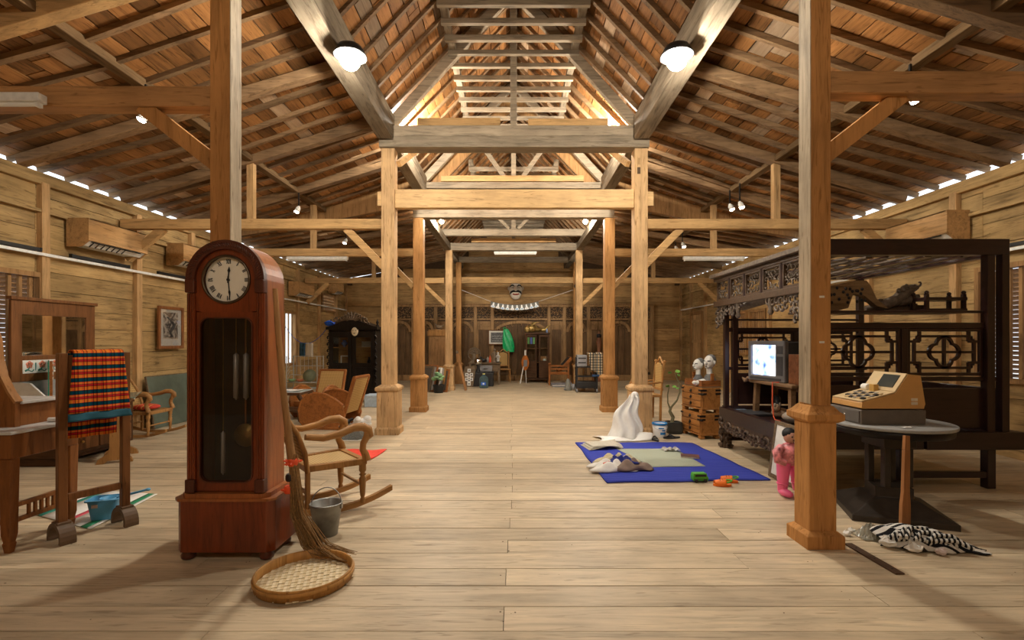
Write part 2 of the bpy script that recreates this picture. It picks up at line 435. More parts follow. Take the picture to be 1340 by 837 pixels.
# ---- posts
GP = 'square timber posts of the hall'
def post(x, yfront, w_, h, pl, ph, mat, label, matp=None):
    e = .035 if pl < .22 else .022; hh = .085 if pl < .22 else .07
    t = thing('timber_post', label, 'post', (x, yfront+w_/2, 0), 0)
    if pl < .22:
        s = -1 if x > 0 else 1; m = M(); m.box((s*w_/2-.004, -w_/2+.002, ph+.1), (s*w_/2+.004, w_/2-.002, h)); obj('pale_face', m, wood('pale face wood', (.50,.41,.29), .6, 'z', .8, 0, spec=.08, stain=.5), t)  # thin paler, greyer board over the inner face of the near posts
    m = M(); m.cb((0,0,(ph+h)/2), (w_, w_, h-ph)); obj('shaft', m, mat, t, bevel=.006)
    if pl:
        m = M(); m.cb((0,0,ph/2), (pl, pl, ph)); obj('plinth', m, matp or mat, t, bevel=.008)
        vs = []
        c = M()
        for r_, z in ((pl/2+.006,-.025),(pl/2+e,-.005),(pl/2+e,.4*hh),(pl/2+.4*e,.6*hh),(w_/2+.012,hh),(w_/2,hh+.005)): vs.append((r_*1.41421, z))
        c.lathe(vs, (0,0,0), 4, sm=False); c.xf(Matrix.Translation((0,0,ph)) @ Matrix.Rotation(PI/4, 4, 'Z'))
        obj('cap_moulding', c, matp or mat, t, bevel=.004)
        c = M(); c.lathe([((pl/2+e)*1.41421,0),((pl/2+e)*1.41421,.085),((pl/2+.004)*1.41421,.11)], (0,0,0), 4, sm=False); c.xf(Matrix.Rotation(PI/4, 4, 'Z'))
        obj('base_moulding', c, matp or mat, t, bevel=.004)
    return t
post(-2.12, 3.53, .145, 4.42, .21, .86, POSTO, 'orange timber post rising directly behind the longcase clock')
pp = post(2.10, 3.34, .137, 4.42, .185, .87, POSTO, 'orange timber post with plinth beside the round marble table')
for z in (1.695, 1.385): m = M(); m.box((-.012,-.0715,z), (.022,-.0685,z+.014)); obj('paper_tag', m, flat('paper tag', (.7,.66,.58), .8), pp)
post(-1.89, 7.35, .20, 4.30, .31, .67, POSTW, 'pale timber post with plinth beside the clear plastic box')
p2 = post(1.92, 7.35, .20, 4.30, .31, .67, POSTW, 'pale timber post with plinth behind the white plastic sheet')
for x, z in ((1.885, 3.96), (1.885, 4.10)): m = M(); m.box((x-1.92-.025,-.102,z-.05), (x-1.92+.022,-.099,z+.05)); obj('mortise_hole', m, GAP if z < 4 else STUD, p2)
post(-1.89, 9.68, .20, 3.84, .29, .66, POSTD, 'brown timber post with plinth behind the clear plastic box')
post(1.91, 9.68, .20, 3.84, .29, .66, POSTD, 'brown timber post with plinth behind the white sheet post')
post(-1.84, 13.9, .19, 3.98, .27, .66, POSTW, 'pale timber post with a small stone head at its foot')
post(1.87, 13.9, .19, 3.98, .27, .66, POSTW, 'pale timber post behind the trolley covered with a printed cloth')
post(-1.80, 16.0, .17, 3.98, .24, .62, POSTD, 'slim weathered post behind the leaning plank')
post(2.05, 16.0, .17, 3.98, .24, .62, POSTD, 'slim weathered post beside the keyboard on the floor')

# ---- beams
PURL = wood('purlin wood', (.16,.10,.05), .5, 'y', .9, .1, spec=.03)
def beam(m, mat, bevel=.008): return struct('beam', m, mat, bevel=bevel)
for sx in (-1, 1):
    beam(M().box((sx*1.9-.11, YB, 4.40), (sx*1.9+.11, 7.25, 4.64)), BEAMY)
    beam(M().box((sx*1.9-.08, YB, 4.645), (sx*1.9+.10, 10.2, 4.80)), BEAMY)
    beam(M().box((sx*1.9-.10, 7.75, 4.40), (sx*1.9+.10, 10.1, 4.64)), BEAMY)
    beam(M().box((sx*1.88-.09, 9.95, 3.99), (sx*1.88+.09, YF, 4.17)), BEAMY)
    beam(M().box((sx*4-.06, YB, 4.115), (sx*4+.06, 10.3, 4.205)), PURL)
    beam(M().box((sx*4-.06, 10.4, 3.90), (sx*4+.06, YF, 3.97)), PURL)
    beam(M().box((sx*.92-.05, YB, 5.75), (sx*.92+.05, 10.2, 5.86)), BEAMY)
    beam(M().box((sx*.92-.05, 10.5, 5.2), (sx*.92+.05, YF, 5.3)), BEAMY)
beam(M().box((-.05, YB, 6.72), (.05, 10.3, 6.86)), BEAMY)
beam(M().box((-.05, 10.4, 6.15), (.05, YF, 6.29)), BEAMY)
# stacked cross beams on the second post pair
beam(M().box((-2.02, 7.32, 4.305), (2.04, 7.58, 4.47)), BEAMX, .012)
beam(M().box((-1.95, 7.34, 4.475), (2.0, 7.56, 4.64)), BEAMX, .012)
beam(M().box((-1.45, 7.36, 4.645), (-.2, 7.42, 4.76)), TIEW); beam(M().box((.22, 7.36, 4.645), (1.42, 7.42, 4.75)), TIEW)
beam(M().box((-1.79, 7.38, 3.41), (1.82, 7.50, 3.69)).box((-2.06, 7.39, 3.44), (-1.99, 7.49, 3.66)).box((2.02, 7.39, 3.44), (2.12, 7.49, 3.66)), wood('pale beam wood', (.66,.43,.20), .8, 'x', .55, .05), .01)
# third pair
beam(M().box((-2.0, 9.7, 3.85), (2.0, 9.9, 4.02)), BEAMX); beam(M().box((-1.98, 9.72, 4.025), (1.98, 9.92, 4.4)), BEAMX)
beam(M().box((-1.95, 10.1, 4.42), (1.95, 10.3, 4.53)), BEAMX); beam(M().box((-1.95, 10.12, 4.56), (1.95, 10.3, 4.69)), BEAMX); beam(M().box((-1.5, 10.1, 4.70), (1.45, 10.16, 4.82)), TIEW)
beam(M().box((-2.0, 13.9, 3.98), (2.0, 14.1, 4.19)), BEAMX); beam(M().box((-2.0, 13.0, 4.2), (2.0, 13.14, 4.38)), BEAMX)
beam(M().box((-1.2, 13.85, 4.2), (1.2, 13.9, 4.30)), TIEW)
beam(M().box((-2.0, 16.05, 3.30), (2.2, 16.2, 3.50)), TIEW)
beam(M().box((-2.0, 16.0, 3.99), (2.2, 16.2, 4.16)), BEAMX)
# tie beams from the posts to the side walls, braces and struts
for sx in (-1, 1):
    for (Y, zt, mt, xi) in ((3.42, 3.25, POSTO, 2.17), (7.40, 3.25, TIEW, 2.0), (9.72, 3.24, TIEW, 2.0), (13.95, 3.2, TIEW, 1.98)):
        if Y == 3.42: mt = wood('orange tie wood', (.50,.265,.105), .65, 'x', .55, .05)
        if Y == 3.42: Y, xi = (3.545, 2.19) if sx < 0 else (3.35, 2.17)
        a, b = sorted((sx*xi, sx*5.96)); beam(M().box((a, Y, zt-.15), (b, Y+.13, zt)), mt)
    for (Y, x0, z0, x1, z1, wd) in ((3.44, 2.16, 2.70, 2.72, 3.12, .11), (7.42, 1.98, 2.55, 2.55, 3.11, .11), (9.74, 2.0, 2.5, 2.6, 3.1, .1), (13.97, 1.95, 2.45, 2.6, 3.06, .1)):
        mt = POSTO if Y == 3.44 else TIEW
        o = struct('brace', M().bar((sx*x0, Y+.05+(.11 if Y == 3.44 and sx < 0 else 0)-(.05 if Y == 3.44 and sx > 0 else 0), z0-.02), (sx*x1, Y+.05+(.11 if Y == 3.44 and sx < 0 else 0)-(.05 if Y == 3.44 and sx > 0 else 0), z1), .08, wd, (0,0,1)), mt, bevel=.005)
    for (Y, z0, z1) in ((7.40, 3.25, 4.12), (9.72, 3.24, 4.12), (13.95, 3.2, 3.91)):
        struct('strut', M().box((sx*4.0-.05, Y+.02, z0), (sx*4.0+.05, Y+.11, z1)), STUD)
    for (Y, t) in ((4.1,.18), (5.9,.12), (7.45,.13), (9.0,.12)):                       # principal rafters
        struct('principal_rafter', M().bar((sx*1.95, Y, 4.76), (sx*5.95, Y, 3.57), .13, t), (TIEW if sx < 0 else RAFT) if Y < 5 else RAFT, bevel=.008)
    for Y in (11.8, 13.97):
        struct('principal_rafter', M().bar((sx*1.95, Y, 4.22), (sx*5.95, Y, 3.5), .12, .12), RAFT, bevel=.008)
    # brace from wall stud to tie beam near the air conditioner
    struct('brace', M().bar((sx*5.9, 7.48, 2.65), (sx*5.35, 7.48, 3.12), .09, .11), TIEW, bevel=.005)
    struct('brace', M().bar((sx*5.9, 14.0, 2.5), (sx*5.3, 14.0, 3.06), .09, .11), TIEW, bevel=.005)
# trusses of the steep roof
for (Y, zb, zr) in ((7.45, 4.64, 6.72), (10.2, 4.69, 6.72)):
    for sx in (-1, 1): struct('truss_rafter', M().bar((sx*1.86, Y, zb+.06), (sx*.05, Y, zr-.02), .10, .15), BEAMX, bevel=.01)
    struct('king_post', M().box((-.05, Y-.05, zb), (.05, Y+.05, zr)), BEAMX, bevel=.008)
for sx in (-1, 1):
    struct('brace', M().bar((sx*.12, 10.2, 4.72), (sx*.75, 10.2, 5.6), .08, .08), BEAMX); struct('brace', M().bar((sx*.12, 13.1, 4.4), (sx*.7, 13.1, 5.0), .08, .08), BEAMX)
struct('king_post', M().box((-.06, 13.02, 4.38), (.06, 13.12, 6.15)), BEAMX); struct('king_post', M().box((-.05, 13.95, 4.19), (.05, 14.03, 6.15)), BEAMX)
y = 5.5
while y < 10.1:
    if abs(y-7.45) > .1: struct('collar_tie', M().box((-.98, y-.03, 5.68+R.uniform(-.01,.01)), (.98, y+.03, 5.75)), BEAMX)
    y += .36+R.uniform(-.02,.02)
y = 10.7
while y < 17: struct('collar_tie', M().box((-.98, y-.03, 5.12), (.98, y+.03, 5.2)), BEAMX); y += .4
for sx in (-1, 1):
    struct('strut', M().bar((sx*1.75, 7.46, 4.1), (sx*1.55, 7.9, 4.5), .07, .09), TIEW)
# ================================================================ LAMPS
WHITE = flat('white enamel', (.78,.78,.74), .4)
DARKM = flat('dark metal', (.03,.03,.03), .45, .6)
def bulb(x, y, z, r, watts, label, up=.0, arm=0, shade=0):
    t = thing('flood_lamp', label, 'lamp', (x, y, z))
    m = M(); m.sph((0,0,0), r, 12, 8); obj('bulb', m, lamp_mat('bulb glow', WARM, watts/(4*PI*r*r*PI)), t)
    s = 1 if up >= 0 else -1
    m = M(); m.lathe([(r*.5, s*r*.9), (r*.55, s*(r+.03)), (r*.3, s*(r+.06))], n=10); obj('socket', m, DARKM, t)
    m = M(); m.bar((0,0,s*(r+.05)), (0,0,s*(r+.05)+up), .02, .02) if abs(up) > .01 else m.cb((0,0,s*(r+.06)), (.06,.06,.02))
    if arm: m.bar((0,0,s*(r+.05)), (arm,0,s*(r+.05)), .02, .02)
    obj('bracket', m, DARKM, t)
    if shade: m = M(); m.lathe([(.02,r+.045),(shade*.7,r+.03),(shade,r-.06),(shade-.01,r-.065),(shade*.68,r+.02),(.02,r+.035),(.02,r+.045)], n=24); obj('reflector', m, DARKM, t)
for sx, lb in ((-1, 'big bright flood lamp under the long beam over the clock side'), (1, 'big bright flood lamp under the long beam over the bed side')):
    bulb(sx*1.67, 5.0, 4.27, .10, FLOOD, lb, .0, sx*.14, .17)
    bulb(sx*1.68, 8.3, 4.93, .05, UPLIGHT, 'lamp lighting the steep roof from behind the stacked beams, '+('clock side' if sx < 0 else 'bed side'), -.02, sx*.18)
    bulb(sx*1.64, 11.15, 4.12, .05, INNER, 'glowing lamp under the roof of the far bay, '+('cabinet side' if sx < 0 else 'chest side'), .0, sx*.2)
    bulb(sx*1.8, -1.6, 4.22, .08, REAR, 'flood lamp over the near end of the hall, '+('clock side' if sx < 0 else 'bed side'), .06)
for sx, lb in ((-1, 'cabinet side'), (1, 'chest side')):       # unseen lamps added behind the fourth posts to light the far wall
    t = thing('added_far_lamp', 'added shaded lamp hidden on the far face of a distant post, '+lb, 'lamp', (sx*1.86, 14.17, 3.0)); m = M(); m.lathe([(.03,0),(.09,.06),(.095,.12),(.085,.12),(.08,.065),(.03,.01),(.03,0)], n=16, ax='y'); obj('shade', m, DARKM, t)
    m = M(); m.sph((0,.09,0), .045, 10, 8); obj('bulb', m, lamp_mat('added lamp glow', WARM, ADDED_FAR/(4*PI*.045**2*PI)), t); m = M(); m.box((-.015,-.08,-.015), (.015,.01,.015)); obj('bracket', m, DARKM, t)
def can(u, v, tx, label):
    s = -1 if u < 672 else 1
    y = 3.93*640/abs(u-672); x = s*3.93; z = 1.4+(446-v)/640*y
    t = thing('spotlight', label, 'lamp', (x, y, z), 0, 'white spotlights on the roof purlins')
    m = M(); m.lathe([(.028,.0),(.042,-.02),(.045,-.10)], n=12); m.lathe([(.02,.02),(.028,0)], n=12)
    d = Vector((tx-x, 0, -2.0)); a = math.atan2(-d.x, -d.z)
    o = obj('housing', m, WHITE, t, rot=(-.25, a*.5, 0))
    l = M(); l.sph((0,0,-.10), (.040,.040,.02), 10, 6); obj('lens', l, lamp_mat('spot glow', WARM, SPOT/(PI*.012)), t, rot=(-.25, a*.5, 0))
    m = M(); m.box((-.01,-.01,0), (.01,.01,max(.05, 4.14-z))); obj('stem', m, DARKM, t)
for i, (u, v, lb) in enumerate(((191,147,'small spotlight shining beside the brace above the clock'), (391,271,'small spotlight high under the roof above the wall window'), (453,313,'small spotlight above the black cabinet with carved crest'),
        (1191,122,'small spotlight beside the brace above the cash register'), (968,265,'spotlight of a pair above the carved bed front, brighter one'), (955,268,'spotlight of a pair above the carved bed front, further from the beam strut'),
        (884,323,'spotlight of the far pair over the chests, lower one'), (893,318,'spotlight of the far pair over the chests, upper one'))):
    can(u, v, 5.5 if u > 672 else -5.5, lb)
def tube_lamp(p, L, label):
    t = thing('fluorescent_light', label, 'lamp', p, 0, 'unlit fluorescent tube lights')
    m = M(); m.box((-L/2,-.035,.008), (L/2,.035,.07)); obj('housing', m, WHITE, t, bevel=.006)
    m = M(); m.tube([(-L/2+.03,0,0),(L/2-.03,0,0)], .017, 10); obj('tube', m, flat('tube glass', (.85,.86,.82), .25, noise=0), t)
    for s in (-1, 1): m = M(); m.box((s*(L/2-.03)-.012,-.02,-.022), (s*(L/2-.03)+.012,.02,.03)); obj('end_cap', m, WHITE, t)
tube_lamp((-3.93, 3.45, 3.07), 1.22, 'fluorescent tube fixed under the orange tie beam above the carved desk')
tube_lamp((-3.92, 9.78, 3.02), 1.22, 'fluorescent tube under the tie beam above the woven chairs')
tube_lamp((0.05, 14.0, 3.89), 1.22, 'fluorescent tube under the beam above the wall mask')
tube_lamp((4.0, 9.78, 3.02), 1.22, 'fluorescent tube under the tie beam above the carved bed front')

# ================================================================ WALL FITTINGS
ACW = wood('air conditioner box wood', (.50,.29,.12), .6, 'y', .5, .08)
def ac(s, y, z, L, label):
    t = thing('air_conditioner', label, 'air conditioner', (s*5.95, y, z), 0 if s < 0 else PI)
    m = M(); m.prism([(0,-.02),(0,.36),(.30,.36),(.30,.06),(.19,-.02)], -L/2, -L/2+.025); m.prism([(0,-.02),(0,.36),(.30,.36),(.30,.06),(.19,-.02)], L/2-.025, L/2)
    m.box((.28,-L/2+.02,.06), (.30,L/2-.02,.36)); m.box((0,-L/2+.02,.34), (.3,L/2-.02,.36)); obj('box', m, ACW, t, bevel=.004)
    m = M(); m.prism([(.02,0),(.02,.3),(.27,.3),(.275,.06),(.20,.0)], -L/2+.03, L/2-.03); m.v = m.v; obj('unit', m, WHITE, t)
    m = M(); m.bar((.272,-L/2+.08,.05), (.272,L/2-.12,.05), .03, .012, (.5,0,1)); obj('vent_slot', m, DARKM, t)
    for k in range(7): m = M(); m.bar((.20, -L/2+.12+k*.09, -.004), (.26, -L/2+.12+k*.09, .05), .008, .02); obj('vane', m, DARKM, t)
# prisms above are laid out in x-z, rotate to the wall
_old = ac
ac(-1, 7.03, 2.68, 1.05, 'wood-boxed air conditioner above the mirrored washstand')
ac(-1, 8.85, 2.72, .95, 'wood-boxed air conditioner above the framed drawing')
ac(-1, 13.4, 2.62, .95, 'wood-boxed air conditioner above the far barred window')
ac(-1, 16.0, 2.95, .6, 'wood-boxed air conditioner above the pierced vent')
ac(1, 6.9, 2.75, 1.05, 'wood-boxed air conditioner above the carved bed')
for s, nm in ((-1, 'wall above the washstand'), (1, 'wall above the carved bed')):
    m = M(); m.box((s*5.903-.013, YB+.2, 2.47), (s*5.903+.013, YF-.2, 2.505)); tag(obj('cable_trunking', m, WHITE), 'long white cable trunking on the '+nm, 'trunking')
for i, (s, y, lb) in enumerate(((-1, 5.6, 'black light bar on trunking above the slatted window'), (-1, 7.0, 'black light bar on trunking under the washstand air conditioner'), (-1, 8.6, 'black light bar on trunking above the framed drawing'), (1, 5.4, 'black light bar on trunking at the near end of the carved bed'))):
    t = thing('light_bar', lb, 'light', (s*5.893, y, 2.506)); m = M(); m.cb((0,0,.03), (.04,.95,.045)); obj('housing', m, DARKM, t, bevel=.005)
    for e in (-1, 1): m = M(); m.cb((0,e*.485,.03), (.046,.02,.05)); obj('end_cap', m, DARKM, t)
# framed drawing
PAPER = flat('paper', (.72,.70,.63), .8, noise=.06)
def sketch_mat():
    m, nt, b = nodes('charcoal drawing'); L = nt.links.new
    tc = N(nt, 'ShaderNodeTexCoord'); n1 = N(nt, 'ShaderNodeTexNoise'); n1.inputs['Scale'].default_value = 7; n1.inputs['Detail'].default_value = 8; n1.inputs['Distortion'].default_value = 2; L(tc.outputs['Object'], n1.inputs['Vector'])
    r = ramp(nt, [(.40,(.10,.08,.07)), (.5,(.35,.29,.23)), (.58,(.62,.55,.46))]); L(n1.outputs[0], r.inputs[0]); L(r.outputs[0], b.inputs['Base Color']); b.inputs['Roughness'].default_value = .8; return m
PICW = wood('picture frame wood', (.25,.10,.035), .6, 'z', .4, .1)
t = thing('framed_drawing', 'framed charcoal drawing with white mat on the plank wall', 'picture', (-5.92, 8.43, 1.63))
m = M(); m.ring([(-.31,-.36),(.31,-.36),(.31,.36),(-.31,.36)], [(-.26,-.31),(.26,-.31),(.26,.31),(-.26,.31)], 0, .035, 'yz'); obj('frame', m, PICW, t, bevel=.005)
m = M(); m.box((0,-.26,-.31), (.012,.26,.31)); obj('mat_board', m, PAPER, t)
m = M(); m.box((.012,-.18,-.19), (.016,.17,.26)); obj('drawing', m, sketch_mat(), t)
m = M(); m.tube([(.019,-.1+.02*i+.06*math.sin(i*.9),.18-.045*i) for i in range(7)], .008, 5); m.tube([(.019,.02+.05*math.sin(i*1.3),.1-.05*i) for i in range(6)], [.02,.03,.03,.025,.02,.015], 6); obj('figure', m, flat('charcoal', (.05,.045,.04), .9), t)
m = M(); m.box((.022,-.26,-.31), (.025,.26,.31)); obj('glass', m, pane('picture glass', (1,1,1), .25), t)

# ================================================================ LONGCASE CLOCK
MAH = wood('mahogany', (.20,.040,.010), .55, 'z', .28, .0, 1.3, bump=.03, spec=.5)
MAHD = wood('dark mahogany', (.10,.024,.010), .5, 'z', .35, .0, 1.3, bump=.05, spec=.5)
MAHS = wood('clock side wood', (.36,.115,.03), .65, 'z', .35, .0, 1.0, bump=.03, spec=.5)
CHROME = flat('chrome', (.75,.74,.72), .18, 1, noise=0); BRASS = flat('brass', (.62,.42,.14), .3, 1, noise=0)
t = thing('longcase_clock', 'tall mahogany longcase clock with round arched hood and white dial', 'clock', (-1.84, 3.10, 0))
# plinth with chamfered corners; front is -y
hw, dp = .312, .34
def cham(h_, d_, c, o=0): return [(-h_-o+c,-o),(h_+o-c,-o),(h_+o,c-o),(h_+o,d_),(-h_-o,d_),(-h_-o,c-o)]
m = M(); m.prism(cham(hw, dp, .04), .06, .385, 'xy'); obj('plinth', m, MAH, t, bevel=.006)
m = M(); m.prism(cham(hw, dp, .04, .012), .385, .402, 'xy'); m.prism(cham(hw-.03, dp-.03, .04), .402, .43, 'xy'); obj('plinth_moulding', m, MAHS, t, bevel=.004)
for sx in (-1, 1):
    for yy in (.05, dp-.05):
        m = M(); m.lathe([(.025,0),(.042,.012),(.045,.03),(.035,.05),(.03,.065)], (sx*(hw-.06), yy, 0), 12); obj('foot', m, MAHD, t)
# body: arched case built as a shell
hb = .245; zc = 1.795; F0 = .035; B0 = .30
def archo(r, z0, n=20): return [(r,z0)]+[(r*math.cos(PI*i/n), zc+r*math.sin(PI*i/n)) for i in range(n+1)]+[(-r,z0)]
m = M(); m.ring(archo(hb, .43), archo(hb-.02, .44), F0+.02, B0, 'xz'); obj('case_shell', m, MAHS, t)
m = M(); m.prism(archo(hb-.018, .44), B0-.02, B0-.005); obj('back_board', m, flat('clock inside', (.012,.008,.006), .7), t)
def rrect(x, z0, z1, r, n=5):
    p = []
    for cx, cz, a in ((x-r,z0+r,-PI/2),(x-r,z1-r,0),(-x+r,z1-r,PI/2),(-x+r,z0+r,PI)):
        for i in range(n+1): p.append((cx+r*math.cos(a+PI/2*i/n), cz+r*math.sin(a+PI/2*i/n)))
    return p
# front board with door opening and dial hole: lower ring + upper arch ring
k = 24
lo_in = rrect(.163, .50, 1.545, .05)
m = M()
lo_out = []
for (x, z) in lo_in:
    q = max(abs(x)/.185, 1e-6)
    lo_out.append((max(-.19, min(.19, x*1.6)), .44 if z < .56 else (1.585 if z > 1.49 else z)))
m.ring(lo_out, lo_in, F0, F0+.025); obj('door_frame', m, MAH, t)
m = M(); m.ring(rrect(.171,.492,1.553,.055), lo_in, F0-.008, F0+.006); obj('door_bead', m, MAHD, t)
hole = [(.155*math.cos(2*PI*i/40), zc+.155*math.sin(2*PI*i/40)) for i in range(40)]
outl = []
for i in range(40):
    a = 2*PI*i/40; x, z = math.cos(a), math.sin(a)
    if z >= 0: outl.append((.20*x, zc+.20*z))
    else:
        s_ = min(.20/max(abs(x), 1e-6), .21/max(-z, 1e-6)); outl.append((x*s_, zc+z*s_))
m = M(); m.ring(outl, hole, F0, F0+.025); obj('hood_panel', m, MAH, t)
# carved rope arch, pilasters, blocks
m = M(); m.prism(archo(hb+.006, zc-.02)+archo(hb-.052, zc-.02)[::-1], F0-.02, F0+.02); ar = obj('arch_moulding', m, MAHD, t, bevel=.008)
m = M()
for i in range(44):
    a = PI*(i+.5)/44; r_ = hb-.024; c = Vector((r_*math.cos(a), F0-.02, zc+r_*math.sin(a))); d = Vector((math.cos(a+.7), 0, math.sin(a+.7)))
    m.tube([c-d*.016, c, c+d*.016], [.004,.008,.004], 5)
obj('rope_carving', m, MAHD, ar)
for sx in (-1, 1):
    m = M(); m.cb((sx*(hb-.024), F0, zc-.045), (.062,.055,.085)); obj('capital', m, MAHD, t, bevel=.006)
    m = M(); m.cb((sx*(hb-.024), F0, .475), (.062,.055,.085)); obj('pilaster_base', m, MAHD, t, bevel=.006)
    m = M(); m.cb((sx*(hb-.024), F0+.01, (.51+zc-.09)/2), (.052,.04,zc-.09-.51))
    for j in (-1,0,1): m.tube([(sx*(hb-.024)+j*.014, F0-.011, .52), (sx*(hb-.024)+j*.014, F0-.011, zc-.09)], .0055, 6)
    obj('fluted_pilaster', m, MAH, t)
# dial
m = M(); m.lathe([(0,F0+.035),(.150,F0+.035),(.150,F0+.025)], (0,0,zc), 40, 'y'); obj('dial', m, flat('dial enamel', (.90,.86,.74), .5, noise=.03), t)
m = M(); m.tube([(.150*math.cos(2*PI*i/40), F0-.004, zc+.150*math.sin(2*PI*i/40)) for i in range(40)], .0085, 8, True); obj('bezel', m, flat('dark bronze', (.12,.09,.06), .35, .9), t)
INK = flat('clock ink', (.012,.012,.014), .6, noise=0)
NUM = ['XII','I','II','III','IIII','V','VI','VII','VIII','IX','X','XI']
for i, tx in enumerate(NUM):
    a = PI/2-2*PI*i/12; m = M(); wd = {'I': .0085, 'V': .015, 'X': .015}; tot = sum(wd[c] for c in tx); x = -tot/2
    for c in tx:
        cx = x+wd[c]/2; x += wd[c]; h = .0145
        if c == 'I': m.cb((cx,0,0), (.0048,.002,2*h))
        elif c == 'V': m.bar((cx-.0045,0,h), (cx,0,-h), .002, .0045, (1,0,0)); m.bar((cx+.0045,0,h), (cx,0,-h), .002, .0022, (1,0,0))
        else: m.bar((cx-.0055,0,h), (cx+.0055,0,-h), .002, .0045, (1,0,0)); m.bar((cx+.0055,0,h), (cx-.0055,0,-h), .002, .0022, (1,0,0))
    obj('numeral', m, INK, t, loc=(.118*math.cos(a), F0+.023, zc+.118*math.sin(a)), rot=(0, PI/2-a, 0))
m = M()
for (an, ln, wd) in ((PI/2-.08, .085, .0042), (-PI/2+.10, .118, .0032)):
    d = Vector((math.cos(an), 0, math.sin(an))); n = Vector((-d.z, 0, d.x)); c = Vector((0, F0+.018, zc))
    h = M(); P = [c-d*.02+n*wd, c+d*ln*.55+n*wd*.8, c+d*ln*.68+n*wd*2.1, c+d*ln, c+d*ln*.68-n*wd*2.1, c+d*ln*.55-n*wd*.8, c-d*.02-n*wd]
    h.prism([(p.x, p.z) for p in P], F0+.016, F0+.019); obj('clock_hand', h, INK, t)
m = M(); m.lathe([(.009,F0+.012),(.009,F0+.024)], (0,0,zc), 12, 'y'); obj('hand_boss', m, INK, t)
m = M(); m.lathe([(0,F0+.004),(.148,F0+.004)], (0,0,zc), 40, 'y'); obj('dial_glass', m, pane('clock glass', (1,1,1), .1), t, fix=False)
m = M(); m.prism(rrect(.163,.50,1.545,.05), F0+.008, F0+.011); obj('door_glass', m, pane('clock door glass', (.85,.85,.85), .6), t)
for (u, v0, v1, yy) in ((309,464,520,3.22), (322,464,520,3.22), (292,566,618,3.22)):
    x = (u-672)/640*yy+1.84; z1 = 1.4+(446-v0)/640*yy; z0 = 1.4+(446-v1)/640*yy; r_ = .017 if u > 300 else .013
    m = M(); m.lathe([(.004,z0-.015),(r_*.5,z0-.005),(r_,z0),(r_,z1),(r_*.5,z1+.006),(.004,z1+.012)], (x,.12,0), 14); wgt = obj('weight', m, flat('silver weight', (.62,.60,.56), .42, .35, noise=0), t)
    m = M(); m.tube([(x,.12,z1+.01), (x,.12,1.6)], .0025, 5); obj('weight_chain', m, BRASS, wgt)
m = M(); m.lathe([(0,.165),(.075,.17),(.079,.178),(.075,.186),(0,.19)], (.045,0,.77), 24, 'y'); pe = obj('pendulum_bob', m, flat('old brass', (.42,.25,.07), .45, .8), t)
m = M(); m.box((.04,.175,.77), (.05,.18,1.6)); obj('pendulum_rod', m, MAHS, pe)
# ================================================================ FURNITURE, CLOCK SIDE
TEAK = wood('light teak', (.40,.205,.07), .6, 'z', .4, .0, 1.2, bump=.05)
TEAKY = wood('light teak y', (.40,.205,.07), .6, 'y', .4, .0, 1.2, bump=.05)
RUST = wood('rust brown wood', (.34,.125,.035), .6, 'x', .35, .0, 1.2, bump=.04)
BROWN = wood('brown furniture wood', (.20,.085,.03), .55, 'z', .4, .0, 1.2, bump=.05)
DKBR = wood('dark brown wood', (.085,.04,.018), .5, 'x', .4, .0, 1.2, bump=.05)
BLACKW = wood('black lacquer wood', (.016,.012,.010), .5, 'z', .35, .0, 1.2, bump=.04)
OLD = wood('old grey brown wood', (.20,.14,.085), .5, 'x', .6, .0, 1.2)
CANE = bands('woven cane', 'x', .022, [(0,(.60,.43,.22)),(.5,(.47,.32,.14))], .7, 'y', .022, [(0,(1,1,1)),(.5,(.72,.68,.6))], .9)
CANEZ = bands('woven cane upright', 'x', .03, [(0,(.62,.42,.18)),(.5,(.45,.28,.10))], .7, 'z', .03, [(0,(1,1,1)),(.5,(.7,.65,.55))], .9)
MARB = flat('white marble', (.62,.62,.60), .25, noise=.15, sc=8)
MIRR = flat('mirror', (.80,.80,.78), .02, 1, noise=0)
CLEAR = pane('clear glass', (.95,.97,.96), .5)
WHITEC = flat('white cotton', (.78,.77,.73), .85, noise=.05)
BLACKP = flat('black plastic', (.018,.018,.02), .4, noise=.1)
GREYP = flat('grey plastic', (.22,.22,.23), .5)
def turned(m, x, y, z0, z1, r):
    h = z1-z0
    m.lathe([(r*.6,z0),(r*.75,z0+.1*h),(r*.5,z0+.14*h),(r*.7,z0+.2*h),(r*1.0,z0+.62*h),(r*.55,z0+.68*h),(r*1.05,z0+.72*h),(r*.6,z0+.76*h),(r*1.0,z0+.82*h),(r*1.0,z1)], (x,y,0), 10)
